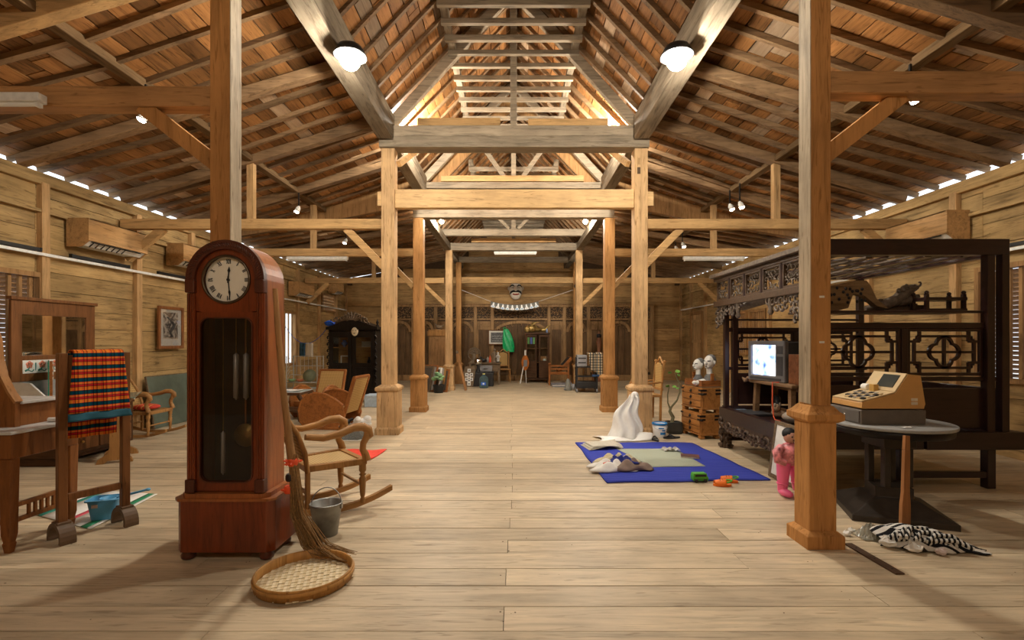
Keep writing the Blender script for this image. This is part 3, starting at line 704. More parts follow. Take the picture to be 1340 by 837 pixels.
def rocker(loc, rz, label, sc=1, group=None):
    t = thing('rocking_chair', label, 'chair', loc, rz); t.scale = (sc,)*3
    wf, wr, sd, zs = .27, .22, .24, .42
    m = M(); m.ring([(-wf,sd),(-wr,-sd),(wr,-sd),(wf,sd)], [(-wf+.05,sd-.05),(-wr+.05,-sd+.05),(wr-.05,-sd+.05),(wf-.05,sd-.05)], zs-.05, zs, 'xy'); sf = obj('seat_frame', m, TEAK, t, bevel=.006)
    m = M(); m.prism([(-wf+.045,sd-.045),(-wr+.045,-sd+.045),(wr-.045,-sd+.045),(wf-.045,sd-.045)], zs-.022, zs-.012, 'xy'); obj('cane_seat', m, CANE, sf)
    rk = lambda y: .035+.42*(y-.02)**2
    for s in (-1, 1):
        m = M(); turned(m, s*(wf-.025), sd-.03, rk(sd-.03), zs-.04, .03); obj('leg', m, TEAK, t)
        m = M(); m.bar((s*(wr-.02), -sd+.02, rk(-sd+.02)), (s*(wr-.02), -sd+.02, zs-.04), .036, .036); obj('leg', m, TEAK, t, bevel=.006)
        m = M(); n = 14
        up = [(y, rk(y)+.022) for y in [-.42+.9*i/n for i in range(n+1)]]; dn = [(y, rk(y)-.022+ (.0)) for y, z in up[::-1]]
        m.prism(up+dn, s*(wf-.045)-.02, s*(wf-.045)+.02, 'yz'); obj('rocker', m, TEAKY, t, bevel=.004)
        # scrolled arm, with its upright at the front
        c = [(-.26,.66),(-.12,.635),(.02,.655),(.12,.69),(.20,.69),(.255,.655),(.265,.61),(.235,.585)]
        m = M(); top = [(y, z) for y, z in c]; pts = [(s*(wf-.0), y, z) for y, z in c]
        m.tube([Vector(p) for p in pts], [.024,.028,.032,.035,.036,.035,.030,.02], 8); obj('armrest', m, TEAKY, t)
        c = [(.235,zs-.01),(.222,.46),(.20,.50),(.205,.55),(.235,.60),(.24,.645)]
        m = M(); m.tube([(s*wf, y, z) for y, z in c], [.036,.032,.028,.028,.03,.026], 8); obj('arm_post', m, TEAK, t)
        m = M(); m.tube([(s*(wr+.01), -sd+.01-.30*k*k, zs-.05+.62*k) for k in (0,.25,.5,.75,1)], .02, 8); obj('back_post', m, TEAK, t)
    bk = M(); bk.grid(lambda a, b: ((a-.5)*2*(wr-.02), -sd-.30*(.15+.8*b)**2+.0, zs-.05+.62*(.15+.8*b)), 4, 6); obj('cane_back', bk, CANEZ, t, solid=.012)
    m = M(); m.bar((-wr, -sd-.29, zs+.57), (wr, -sd-.29, zs+.57), .03, .09); obj('top_rail', m, TEAK, t, bevel=.01)
    m = M(); m.bar((-wr, -sd+.02, .2), (wr, -sd+.02, .2), .02, .025); m.bar((-wf+.03, sd-.03, .2), (wf-.03, sd-.03, .2), .018, .018); obj('stretcher', m, TEAK, t)
    return t
rocker((-1.58, 4.14, 0), -.87, 'cane-seated rocking chair with scrolled arms behind the zinc bucket')
r2 = rocker((-5.42, 7.22, 0), -PI/2, 'pale rocking chair with a red cushion by the leaning green board', .92)
m = M(); m.sph((0,0,0), (.18,.17,.045), 14, 8); tag(obj('cushion', m, bands('red print', 'x', .07, [(0,(.55,.06,.04)),(.55,(.65,.35,.08)),(.75,(.45,.04,.03))]), loc=(-5.42,7.22,.43)), 'red patterned cushion on the pale rocking chair seat', 'cushion')

# green board leaning on the wall
t = thing('leaning_board', 'grey green board leaning on the wall below the framed drawing', 'board', (-5.70, 8.42, 0.005), rot=(0, -.17, 0))
m = M(); m.box((-.02,-.64,0), (0,.62,.83)); obj('panel', m, flat('green grey board', (.10,.125,.095), .45, noise=.25, sc=4), t)
m = M(); m.box((-.024,-.655,0), (.004,-.64,.84)); m.box((-.024,.62,0), (.004,.635,.84)); m.box((-.024,-.64,.83), (.004,.62,.845)); obj('edge_strip', m, OLD, t)

# ---- mirrored washstand against the slatted window
t = thing('washstand', 'brown washstand with framed mirror, flower tiles and marble splash', 'washstand', (-5.31, 5.95, 0))
W2, D2 = .53, .27
m = M(); m.box((-D2,-W2,.09), (D2,W2,.62)); m.box((-D2-.01,-W2-.01,.60), (D2+.015,W2+.01,.63)); obj('carcass', m, DKBR, t, bevel=.006)
m = M(); m.box((-D2+.02,-W2+.02,0), (D2-.03,-W2+.16,.09)); m.box((-D2+.02,W2-.16,0), (D2-.03,W2-.02,.09)); m.box((-D2+.02,-W2+.16,.05), (D2-.03,W2-.16,.09)); obj('plinth', m, DKBR, t, bevel=.01)
for r_ in range(2):
    for k in range(2):
        y0 = -W2+.03+k*.50
        m = M(); m.box((D2-.01,y0,.13+r_*.23), (D2+.016,y0+.48,.33+r_*.23)); d = obj('drawer', m, BROWN, t, bevel=.008)
        m = M(); m.sph((D2+.032,y0+.24,.23+r_*.23), .016, 8, 6); obj('knob', m, BRASS, d)
m = M(); m.box((-D2-.01,-W2-.015,.63), (D2+.02,W2+.015,.655)); obj('marble_top', m, MARB, t, bevel=.004)
m = M(); m.box((-D2,-W2,.655), (-D2+.02,W2,.94)); obj('marble_splash', m, flat('grey marble', (.33,.34,.33), .25, noise=.2, sc=6), t)
for s in (-1, 1):
    m = M(); m.prism([(-D2,.655),(D2-.06,.655),(D2-.06,.70),(-D2+.22,.93),(-D2,.94)], s*(W2-.01)-.011, s*(W2-.01)+.011, 'xz'); obj('marble_side', m, MARB, t, bevel=.003)
m = M(); m.ring([(-W2-.02,.94),(W2+.0,.94),(W2,1.86),(-W2-.02,1.86)], [(-W2+.10,1.235),(W2-.13,1.235),(W2-.13,1.70),(-W2+.10,1.70)], -D2, -D2+.035, 'yz'); obj('mirror_frame', m, BROWN, t, bevel=.006)
m = M(); m.box((-D2-.01,-W2-.04,1.86), (-D2+.06,W2+.02,1.90)); obj('cornice', m, BROWN, t, bevel=.008)
m = M(); m.box((-D2+.012,-W2+.08,1.22), (-D2+.022,W2-.11,1.72)); obj('mirror', m, MIRR, t)
PET = flat('tile coral', (.75,.25,.15), .3, noise=0); LEAFT = flat('tile green', (.03,.22,.18), .3, noise=0); TILE = flat('tile white', (.80,.80,.76), .2, noise=0)
for k in range(5):
    y = -W2+.10+.075+k*.152
    m = M(); m.box((-D2+.034,y-.074,1.03), (-D2+.042,y+.074,1.18)); ti = obj('tile', m, TILE, t, bevel=.002)
    m = M()
    for q in range(5): m.lathe([(0,-D2+.0435),(.021,-D2+.0435),(.021,-D2+.042)], (y+.024*math.cos(q*1.257+1.57), 1.128+.024*math.sin(q*1.257+1.57), 0), 8, 'z')
    m.v = [(p[2], p[0], p[1]) for p in m.v]; obj('painted_flower', m, PET, ti)
    m = M(); m.tube([(-D2+.043,y,1.10),(-D2+.043,y-.02,1.07),(-D2+.043,y+.03,1.05),(-D2+.043,y+.05,1.07)], .006, 5); m.tube([(-D2+.043,y-.005,1.08),(-D2+.043,y-.05,1.06)], [.006,.012], 5); m.tube([(-D2+.043,y+.072,1.06),(-D2+.043,y+.072,1.15)], [.004,.008], 5); obj('painted_stem', m, LEAFT, ti)
t = thing('framed_mirror', 'green-edged glass pane with patterned backing standing on the washstand', 'frame', (-5.41, 5.70, .656), .75)
m = M(); m.box((-.01,-.16,0), (0,.16,.52)); obj('glass', m, flat('green glass edge', (.04,.22,.14), .1, noise=0), t)
m = M(); m.box((.004,-.15,.06), (.028,.15,.51)); obj('backing', m, RUST, t); m = M(); m.box((.028,-.15,.3), (.036,.15,.50)); obj('patterned_strip', m, bands('strip print', 'z', .06, [(0,(.6,.55,.45)),(.5,(.25,.2,.17)),(.7,(.5,.25,.15))]), t)
m = M(); m.box((-.09,-.19,0), (.09,.19,.10)); tag(obj('wooden_box', m, OLD, loc=(-5.17,6.15,.656), bevel=.005), 'flat weathered wooden box on the washstand marble', 'box')
# ---- small glass-topped trestle table
t = thing('trestle_table', 'small teak trestle table with glass top by the washstand', 'table', (-4.72, 5.84, 0), .55)
for s in (-1, 1):
    m = M(); m.prism([(-.17,0),(-.10,0),(-.06,.03),(.06,.03),(.10,0),(.17,0),(.15,.05),(.06,.11),(.045,.18),(.04,.70),(-.04,.70),(-.045,.18),(-.06,.11),(-.15,.05)], s*.24-.03, s*.24+.03); obj('trestle', m, TEAK, t, bevel=.006)
m = M(); m.cb((0,0,.22), (.05,.48,.05)); obj('stretcher', m, TEAKY, t, bevel=.005)
m = M(); m.cb((0,0,.72), (.30,.60,.04)); obj('top_frame', m, BROWN, t, bevel=.005)
m = M(); m.cb((0,0,.748), (.38,.68,.012)); obj('glass_top', m, flat('greenish glass', (.35,.5,.45), .08, noise=0, trans=.6), t, bevel=.003)

# ---- dressing table with marble tiers at the frame edge
t = thing('dressing_table', 'brown dressing table with marble tiers and a curved side beside the cloth stand', 'dressing table', (-3.30, 3.21, 0))
BRS = wood('red brown wood', (.25,.095,.028), .6, 'z', .35, .0, 1.2, bump=.04)
for (x, y) in ((-.04,.03),(-.04,.47),(-.68,.03),(-.68,.47)):
    m = M(); m.lathe([(.018*1.414,0),(.026*1.414,.06),(.022*1.414,.07),(.03*1.414,.12),(.036*1.414,.62)], (0,0,0), 4, sm=False); m.xf(Matrix.Translation((x,y,0)) @ Matrix.Rotation(PI/4,4,'Z')); obj('leg', m, BRS, t, bevel=.004)
m = M(); m.box((-.74,0,.62), (0,.50,.785)); obj('apron', m, BRS, t, bevel=.006)
m = M(); m.box((-.77,-.02,.785), (.02,.52,.805)); obj('marble_top', m, MARB, t, bevel=.004)
m = M(); m.box((-.74,.22,.805), (-.16,.50,.96)); obj('tier_box', m, BRS, t, bevel=.004)
m = M(); m.box((-.74,.20,.96), (-.12,.52,.982)); obj('marble_tier', m, MARB, t, bevel=.004)
cur = [(-.14,.805),(-.14,.97),(-.19,1.04),(-.24,1.14),(-.27,1.26),(-.285,1.40),(-.32,1.50),(-.36,1.55),(-.74,1.60),(-.74,.805)]
m = M(); m.prism(cur, .165, .20); obj('curved_side', m, BRS, t, bevel=.005)
m = M(); m.prism(cur[1:8]+[(x+.012, z+.012) for x, z in cur[1:8][::-1]], .155, .21); obj('curved_edge', m, wood('edge wood', (.42,.20,.07), .7, 'z', .35, 0), t)
for z in (.20,.30): m = M(); m.bar((-.04,.05,z), (-.04,.45,z), .03, .026); obj('stretcher', m, BRS, t); m = M(); m.bar((-.06,.03,z), (-.66,.03,z), .03, .026); obj('stretcher', m, BRS, t)
for k in range(6): m = M(); m.cb((-.04,.16+k*.045,.25), (.016,.016,.09)); obj('spindle', m, BRS, t)
for k in range(6): m = M(); m.cb((-.16-k*.06,.03,.25), (.016,.016,.09)); obj('spindle', m, BRS, t)
m = M(); m.tube([(-3.42,3.6,.822),(-3.32,3.6,.822)], .016, 10); tag(obj('paper_roll', m, WHITEC), 'small white roll lying on the dressing table marble', 'roll')

# ---- cloth stand with half-round feet
P0 = Vector((-3.16,3.42,0)); P1 = Vector((-2.98,3.75,0)); c0 = (P0+P1)/2; L = (P1-P0).length
t = thing('cloth_stand', 'dark wooden stand on half-round feet carrying a bright ikat cloth', 'stand', c0, math.atan2(P1.y-P0.y, P1.x-P0.x))
for s in (-1, 1):
    m = M(); m.box((s*L/2-.026,-.026,.10), (s*L/2+.026,.026,1.315)); obj('upright', m, BROWN, t, bevel=.004)
    m = M(); n = 14; ou = [(.112*math.cos(PI*(i/n*1.16-.08)), .015+.112*math.sin(PI*(i/n*1.16-.08))+.012) for i in range(n+1)]; inn = [(.084*math.cos(PI*(i/n*1.16-.08)), .015+.084*math.sin(PI*(i/n*1.16-.08))+.012) for i in range(n+1)]
    m.prism(ou+inn[::-1], s*L/2-.045, s*L/2+.045, 'yz'); m.box((s*L/2-.04,-.05,.125), (s*L/2+.04,.05,.142)); obj('half_round_foot', m, flat('foot wood', (.13,.08,.045), .55), t, bevel=.004)
m = M(); m.box((-L/2+.03,-.012,.88), (L/2-.03,.012,1.30)); obj('back_panel', m, BROWN, t)
m = M(); m.bar((-L/2+.03,0,.30), (L/2-.03,0,.30), .03, .05); obj('rail', m, BROWN, t, bevel=.004)
IK = bands('ikat cloth', 'z', .088, [(0,(.70,.20,.02)),(.20,(.10,.01,.01)),(.24,(.45,.02,.02)),(.40,(.10,.01,.01)),(.43,(.72,.18,.03)),(.60,(.02,.02,.02)),(.64,(.0,.055,.085)),(.90,(.05,.01,.01)),(.94,(.70,.22,.03))], .85, 'x', .055, [(0,(1,1,1)),(.30,(.95,.45,.80)),(.5,(.08,.06,.08)),(.58,(1,.85,.7)),(.78,(.6,.25,.35)),(.9,(.1,.07,.08)),(.95,(1,1,1))], .85)
IKB = flat('ikat hem', (.01,.075,.11), .85)
t2 = thing('ikat_cloth', 'bright orange red and blue ikat cloth draped over the dark stand', 'cloth', t.location, t.rotation_euler[2])
def drape(z0, z1, w0, w1, side, amp, ph):
    def f(a, b):
        z = z1+(z0-z1)*b; w_ = w1+(w0-w1)*b; x = (a-.5)*2*w_ + .012
        return (x, side*(.04+.018*b+amp*math.sin(a*13+ph)*(.3+b)), z)
    return f
m = M(); m.grid(drape(.89, 1.325, .185, .150, -1, .006, 0), 24, 16); m.grid(lambda a, b: ((a-.5)*.30+.012, -.04+.08*b, 1.325+.012*math.sin(PI*b)), 24, 4); obj('woven_field', m, IK, t2, solid=.006)
m = M(); m.grid(drape(.835, .89, .192, .185, -1, .008, 0), 24, 4); m.v = [(x, y-.016, z) for x, y, z in m.v]; obj('hem_band', m, IKB, t2, solid=.006)
m = M(); m.grid(drape(.70, 1.325, .15, .150, 1, .008, 1), 24, 16); obj('rear_fall', m, IK, t2, solid=.006)
# ---- blue tub with dipper on a striped plastic sheet
p = [fl(40,672), fl(118,693), fl(206,647), fl(128,642)]
def quad(p, a, b): return tuple((p[0][i]*(1-a)+p[1][i]*a)*(1-b)+(p[3][i]*(1-a)+p[2][i]*a)*b for i in range(3))
pt = thing('plastic_sheet', 'white plastic sheet with coloured stripes on the floor under the blue tub', 'sheet', (-3.4,4.0,0))
for (a0, a1, mt) in ((0,.12,WHITEC),(.12,.20,flat('teal stripe',(.02,.22,.17),.5)),(.20,.55,WHITEC),(.55,.62,flat('pink stripe',(.65,.08,.12),.5)),(.62,.85,WHITEC),(.85,.95,flat('green stripe',(.02,.25,.12),.5)),(.95,1,WHITEC)):
    m = M()
    m.grid(lambda a, b: tuple(Vector(quad(p, a0+(a1-a0)*a, b))-Vector((-3.4,4.0,0))+Vector((0,0,.006))), 2, 8); obj('stripe', m, mt, pt, solid=.004)
BLUE = flat('light blue plastic', (.10,.36,.62), .35, noise=.04)
t = thing('plastic_tub', 'light blue plastic tub on the striped plastic sheet', 'tub', (-3.22,3.86,.009), .3)
def rr(x, y, r, n=4):
    o = []
    for cx, cy, a in ((x-r,y-r,0),(-x+r,y-r,PI/2),(-x+r,-y+r,PI),(x-r,-y+r,3*PI/2)):
        for i in range(n+1): o.append((cx+r*math.cos(a+PI/2*i/n), cy+r*math.sin(a+PI/2*i/n)))
    return o
def tub(m, prof, rnd=.03):                           # open container from (half x, half y, z) rings
    rings = [[(a, b, z) for a, b in rr(x, y, rnd)] for x, y, z in prof]; k = len(rings[0])
    vs = [q for r_ in rings for q in r_]; n = len(rings)
    fs = [(i*k+j, i*k+(j+1) % k, (i+1)*k+(j+1) % k, (i+1)*k+j) for i in range(n-1) for j in range(k)]
    fs += [tuple(range(k))[::-1], tuple(range((n-1)*k, n*k))]
    return m.add(vs, fs)
m = M(); tub(m, [(.08,.06,0),(.10,.075,.145),(.112,.087,.147),(.112,.087,.157),(.098,.073,.157),(.078,.058,.01)]); obj('body', m, BLUE, t)
m = M(); m.box((-.06,-.078,.10), (-.02,-.073,.125)); obj('sticker', m, flat('sticker', (.55,.45,.4), .5), t)
t = thing('dipper', 'blue water dipper lying across the blue tub', 'dipper', (-3.22,3.86,.166), .3)
m = M(); m.lathe([(.0,-.10),(.05,-.10),(.06,0.0),(.055,0.0),(.045,-.09),(0,-.09)], (.02,.0,.0), 14); obj('cup', m, BLUE, t); m = M(); m.bar((.075,0,-.005), (.27,.03,.03), .025, .014); m.sph((.275,.03,.031), (.02,.018,.012), 8, 6); obj('handle', m, BLUE, t)
# ---- broom leaning on the clock, bucket, winnowing tray
STRAW = flat('palm rib straw', (.25,.14,.05), .8, noise=.3, sc=60)
t = thing('broom', 'long palm rib broom tied with orange ribbon leaning on the clock', 'broom', (-1.405, 3.2, 0))
hp = [(-.145,-.02,1.74),(-.13,-.01,1.45),(-.115,.02,1.1),(-.08,.04,.75),(-.05,.03,.58)]
m = M(); m.tube(hp, [.016,.020,.021,.024,.026], 8); obj('handle', m, wood('broom handle wood', (.40,.22,.09), .6, 'z', .6, 0), t)
m = M()
for k in range(90):
    a = R.uniform(0, 2*PI); r_ = .028*math.sqrt(R.random()); u_ = R.random(); v_ = R.uniform(-1,1)
    s0 = Vector((-.05+r_*math.cos(a), .03+r_*math.sin(a), .60+R.uniform(-.03,.06)))
    e = Vector((.15+.24*u_, -.05+.045*v_*(1+u_)-.02*u_, .012+.02*R.random()))
    m.tube([s0, s0.lerp(e,.35)+Vector((-.07,0,-.13)), s0.lerp(e,.7)+Vector((-.06,0,-.12)), e+Vector((-.06,0,.015)), e], [.004,.0035,.003,.0025,.0015], 4)
obj('bristles', m, STRAW, t)
ORB = flat('orange ribbon', (.85,.10,.03), .5)
for z, mt, nm in ((.60,ORB,'ribbon'),(.50,BLACKP,'tape'),(.42,ORB,'ribbon')):
    x = -.05-.045*(.60-z)/.2*.6
    m = M(); m.lathe([(.03,-.022),(.036,-.01),(.036,.012),(.030,.024)], (x,.03,z), 12)
    if mt is ORB:
        for k in range(9): a = R.uniform(0,6.3); m.tube([(x+.03*math.cos(a),.03+.03*math.sin(a),z), (x+.06*math.cos(a),.03+.05*math.sin(a),z+R.uniform(-.03,.02))], [.009,.004], 4)
    obj(nm, m, mt, t)
ZINC = flat('galvanised zinc', (.30,.30,.28), .45, .75, noise=.25, sc=12)
t = thing('bucket', 'zinc bucket with wire handle beside the broom', 'bucket', (-1.36, 3.55, 0))
m = M(); m.lathe([(.0,.012),(.075,.012),(.075,0),(.08,0),(.11,.22),(.116,.226),(.112,.232),(.105,.226),(.075,.02),(0,.02)], n=28); obj('body', m, ZINC, t)
m = M(); m.tube([(.11*math.cos(PI*i/12), .03*math.sin(PI*i/12), .215+.115*math.sin(PI*i/12)) for i in range(13)], .004, 6); obj('wire_handle', m, ZINC, t)
for s in (-1, 1): m = M(); m.cb((s*.112,0,.205), (.012,.03,.035)); obj('lug', m, ZINC, t, bevel=.003)
t = thing('winnowing_tray', 'round bamboo winnowing tray on the floor in front of the clock', 'tray', (-1.225, 2.87, 0), .3)
BAMB = wood('bamboo rim', (.50,.26,.08), .7, 'z', .4, 0, .8); k = 40
m = M(); m.lathe([(.262,.004),(.270,.004),(.273,.062),(.270,.066),(.262,.064),(.262,.004)], n=k); obj('rim', m, BAMB, t)
m = M(); m.lathe([(.273,.030),(.279,.032),(.279,.052),(.273,.054),(.273,.030)], n=k); obj('rim_band', m, BAMB, t)
WEAV = bands('woven bamboo', 'x', .034, [(0,(.76,.66,.47)),(.5,(.66,.54,.34))], .6, 'y', .034, [(0,(1,1,1)),(.5,(.85,.80,.72))], .9)
m = M(); m.grid(lambda a, b: (a-.5, b-.5, 0), 1, 1); m = M()
st = .034; n = 16
for i in range(-8, 8):
    for j in range(-8, 8):
        x, y = i*st, j*st
        if math.hypot(x+st/2, y+st/2) > .262: continue
        h = .010 if (i+j) % 2 else .007
        m.box((x+.001,y+.001,.004), (x+st-.001,y+st-.001,h+.003*(((i+j)//2) % 2)))
m.lathe([(0,.004),(.262,.004),(.262,.006),(0,.006)], n=32)
o = obj('woven_base', m, WEAV, t); o['kind'] = 'stuff'
# red cloth on the floor past the rocking chair
m = M(); m.grid(lambda a, b: (-2.3+.62*a+.06*b, 5.75+.5*b, .012+.008*math.sin(a*9+b*5)), 10, 6); tag(obj('red_cloth', m, flat('red cloth', (.78,.06,.035), .8), solid=.008), 'bright red cloth on the floor behind the cane rocking chair', 'cloth')

# ---- low seating in the middle distance
def club(loc, rz, label, round_side=True, wov=True):
    t = thing('club_armchair', label, 'armchair', loc, rz)
    for s in (-1, 1):
        m = M(); n = 16; po = []
        for i in range(n+1): a = PI*(1.08-i/n*1.08); po.append((.02+.43*math.cos(a)*(-1), .33+.27*math.sin(a)*1.0))
        side = [(-.26,.03),(.36,.03),(.44,.12),(.46,.28),(.42,.43),(.32,.53),(.18,.57),(.02,.55),(-.14,.48),(-.27,.38),(-.31,.2)]
        m.prism([(y, z) for y, z in side], s*.31-.02, s*.31+.02, 'yz'); obj('side_panel', m, RUST, t, bevel=.008)
        m = M(); m.tube([(s*.31, y, z) for y, z in side[3:10]], .026, 8); obj('arm_rail', m, RUST, t)
        m = M(); m.box((s*.31-.035,-.28,0), (s*.31+.035,.32,.045)); obj('foot_rail', m, RUST, t, bevel=.008)
    m = M(); m.box((-.29,-.25,.24), (.29,.36,.30)); obj('seat', m, CANE, t, bevel=.02)
    m = M(); m.box((-.29,.33,.18), (.29,.37,.30)); obj('front_rail', m, RUST, t, bevel=.006)
    A = Vector((0,-.26,.24)); B = Vector((0,-.45,.82))
    m = M(); m.bar(A, B, .50, .035, (0,-1,0)); bk = obj('woven_back', m, CANEZ, t, bevel=.012)
    for s in (-1, 1): m = M(); m.bar(A+Vector((s*.27,0,-.06)), B+Vector((s*.27,0,0)), .04, .06, (0,-1,0)); obj('back_stile', m, RUST, bk.parent, bevel=.01)
    m = M(); m.bar(B+Vector((-.29,0,0)), B+Vector((.29,0,0)), .05, .05); obj('top_rail', m, RUST, t, bevel=.015)
    return t
club((-2.93, 8.05, 0), 1.46, 'reddish club armchair with rounded wooden sides and cane back, seen from its side')
club((-3.66, 9.25, 0), 2.95, 'low club chair with herringbone woven back facing the dark low table')
t = thing('low_table', 'dark low table with curved legs and papers next to the club chairs', 'table', (-3.95, 8.35, 0))
m = M(); m.box((-.42,-.28,.50), (.42,.28,.545)); obj('tabletop', m, DKBR, t, bevel=.008)
m = M(); m.box((-.36,-.24,.22), (.36,.24,.25)); obj('shelf', m, DKBR, t, bevel=.006)
for sx in (-1, 1):
    for sy in (-1, 1):
        m = M(); m.tube([(sx*.38,sy*.23,.50),(sx*.44,sy*.23,.40),(sx*.43,sy*.23,.30),(sx*.38,sy*.23,.20),(sx*.40,sy*.23,.08),(sx*.45,sy*.23,.025)], [.04,.035,.03,.028,.03,.025], 8); obj('leg', m, DKBR, t)
m = M(); m.box((-.42,-.26,.545), (.42,.26,.555)); obj('glass_top', m, flat('pale glass', (.45,.5,.5), .1, noise=0), t)
for i in range(2): m = M(); m.grid(lambda a, b: (-.14+.28*a, -.1+.2*b, .006*math.sin(a*7+i)), 6, 4); tag(obj('paper_sheet', m, flat('coloured paper %d' % i, ((.75,.7,.65),(.70,.32,.2))[i], .7), loc=(-3.75-.3*i,8.3,.568), solid=.004), ('white crumpled paper on the dark low table','orange leaflet on the dark low table')[i], 'paper')
# clear box with shoes
t = thing('storage_box', 'clear plastic box holding cables at the foot of a pale post', 'box', (-2.28, 7.02, 0), .1)
m = M(); tub(m, [(.16,.11,0),(.185,.13,.19),(.195,.14,.19),(.195,.14,.2),(.18,.125,.2),(.155,.105,.008)]); obj('body', m, flat('clear plastic', (.55,.6,.62), .2, noise=0, trans=.75), t)
m = M()
for k in range(7): a = k*.9; m.tube([(.09*math.cos(a+j*.6)*(1-.05*k), .06*math.sin(a+j*.6), .03+.015*k+.01*math.sin(j)) for j in range(11)], .008, 6)
tag(obj('cable_coil', m, BLACKP, loc=(-2.28,7.02,.0)), 'dark coiled cables inside the clear plastic box', 'cable')
m = M(); m.tube([(.20,0,.10),(.25,.02,.16),(.26,.0,.08),(.22,-.05,.02),(.1,-.2,.012),(-.1,-.18,.012),(-.22,-.12,.012)], .006, 6); tag(obj('cable_loop', m, WHITEC, loc=(-2.28,7.02,0)), 'white cord looping out of the clear plastic box', 'cord')
for k in range(2):
    t = thing('sneaker', ('white sneaker on the clear plastic box, pointing at the post','white sneaker on the clear plastic box, tilted on its side')[k], 'shoe', (-2.24+.07*k, 7.0+.03*k, .204), (.5,1.5)[k], 'white sneakers')
    m = M(); m.sph((0,0,.045), (.05,.13,.045), 12, 8); m.sph((0,-.07,.08), (.045,.06,.05), 10, 6); obj('upper', m, WHITEC, t)
    m = M(); m.prism([(.055*math.cos(a*PI/8), .135*math.sin(a*PI/8)) for a in range(16)], 0, .025, 'xy'); obj('sole', m, WHITEC, t)
m = M(); m.sph((0,0,.04), (.06,.06,.045), 10, 8); m.tube([(.04,0,.06),(.09,.02,.08)], .02, 8); tag(obj('black_plug', m, BLACKP, loc=(-2.40,7.02,.202)), 'black round device beside the white sneakers', 'device')
m = M(); m.box((-.16,-.2,0), (.16,.2,.24)); m.box((-.17,-.21,.2), (.17,.21,.25)); tag(obj('lidded_box', m, flat('pale blue box', (.42,.52,.62), .5), loc=(-3.0,10.55,0), bevel=.008), 'pale blue lidded box on the floor before the black cabinet', 'box')
# ---- black carved cabinet
t = thing('display_cabinet', 'tall black cabinet with glazed doors and carved crest', 'cabinet', (-3.68, 11.15, 0), -.12)
hw, dd, H = .56, .44, 1.66
SHELFW = wood('cabinet inside wood', (.40,.20,.06), .6, 'x', .5, 0)
m = M(); m.box((-hw,0,.12), (-hw+.03,dd,H)); m.box((hw-.03,0,.12), (hw,dd,H)); m.box((-hw,0,.12), (hw,dd,.18)); m.box((-hw,0,H-.03), (hw,dd,H)); m.box((-hw,dd-.02,.12), (hw,dd,.86)); obj('carcass', m, BLACKW, t)
m = M(); m.box((-hw+.03,dd-.03,.8), (hw-.03,dd-.02,H)); obj('lining', m, SHELFW, t)
for z in (.84, 1.24): m = M(); m.box((-hw+.03,.03,z), (hw-.03,dd-.03,z+.02)); obj('shelf', m, SHELFW, t)
for s in (-1, 1):
    a, b = sorted((s*.005, s*(hw-.02)))
    m = M(); m.ring([(a,.2),(b,.2),(b,H-.04),(a,H-.04)], [(a+.09,.90),(b-.09,.90),(b-.09,H-.18),(a+.09,H-.18)], -.02, .0); d = obj('door', m, BLACKW, t, bevel=.004)
    m = M(); m.ring([(a+.07,.28),(b-.07,.28),(b-.07,.80),(a+.07,.80)], [(a+.10,.31),(b-.10,.31),(b-.10,.77),(a+.10,.77)], -.03, -.018); obj('door_panel', m, BLACKW, d)
    m = M(); m.box((a+.09,-.012,.90), (b-.09,-.008,H-.18)); obj('door_glass', m, CLEAR, d)
    m = M(); m.box((s*hw-.05,-.02,0), (s*hw+.05,.06,.12)); obj('foot', m, BLACKW, t, bevel=.02)
    m = M(); m.box((s*hw-.05,.38,0), (s*hw+.05,.44,.12)); obj('foot', m, BLACKW, t, bevel=.02)
    m = M()
    for k in range(9): z = .3+k*.15; m.tube([(s*(hw+.005)+s*.025*math.sin(q*1.05), -.02, z+.02*q-.05) for q in range(7)], .018, 5)
    obj('carved_pilaster', m, BLACKW, t)
    m = M(); m.lathe([(.03,0),(.04,.03),(.02,.06),(.035,.10),(.015,.15),(.0,.2)], (s*(hw-.0),.1,H+.06), 10); obj('finial', m, BLACKW, t)
arch = [(-hw-.05,H)]+[(-hw-.05+(2*hw+.1)*i/16, H+.06+.16*math.sin(PI*i/16)**1.5) for i in range(17)]+[(hw+.05,H)]
m = M(); m.prism(arch, -.05, dd); obj('cornice', m, BLACKW, t, bevel=.01)
def spiral(m, cx, cz, r, y, s=1, n=9, w=.014, ph=0, pl='xz'):
    pts = []
    for i in range(n):
        a = ph+s*i*.75; q = r*(1-i/(n+1)); p = (cx+q*math.cos(a), cz+q*math.sin(a))
        pts.append((p[0], y-.003*i, p[1]) if pl == 'xz' else (y, p[0], p[1]))
    m.tube(pts, [w*(1-.5*i/n) for i in range(n)], 5)
m = M()
for k in range(-5, 6):
    x = k*.07; z = H+.20+.10*math.cos(k/5*1.4); spiral(m, x, z, .075, -.03, 1 if k < 0 else -1, 9, .02, k)
for k in range(-3, 4): m.tube([(k*.03,-.02,H+.22), (k*.085,-.04,H+.41-.014*k*k)], [.05,.012], 6)
m.prism([(-.42,H+.12),(.42,H+.12),(.36,H+.22),(.20,H+.30),(.08,H+.38),(-.08,H+.38),(-.20,H+.30),(-.36,H+.22)], -.005, .03); obj('carved_crest', m, flat('carved dark wood', (.10,.065,.035), .5, noise=.3), t)
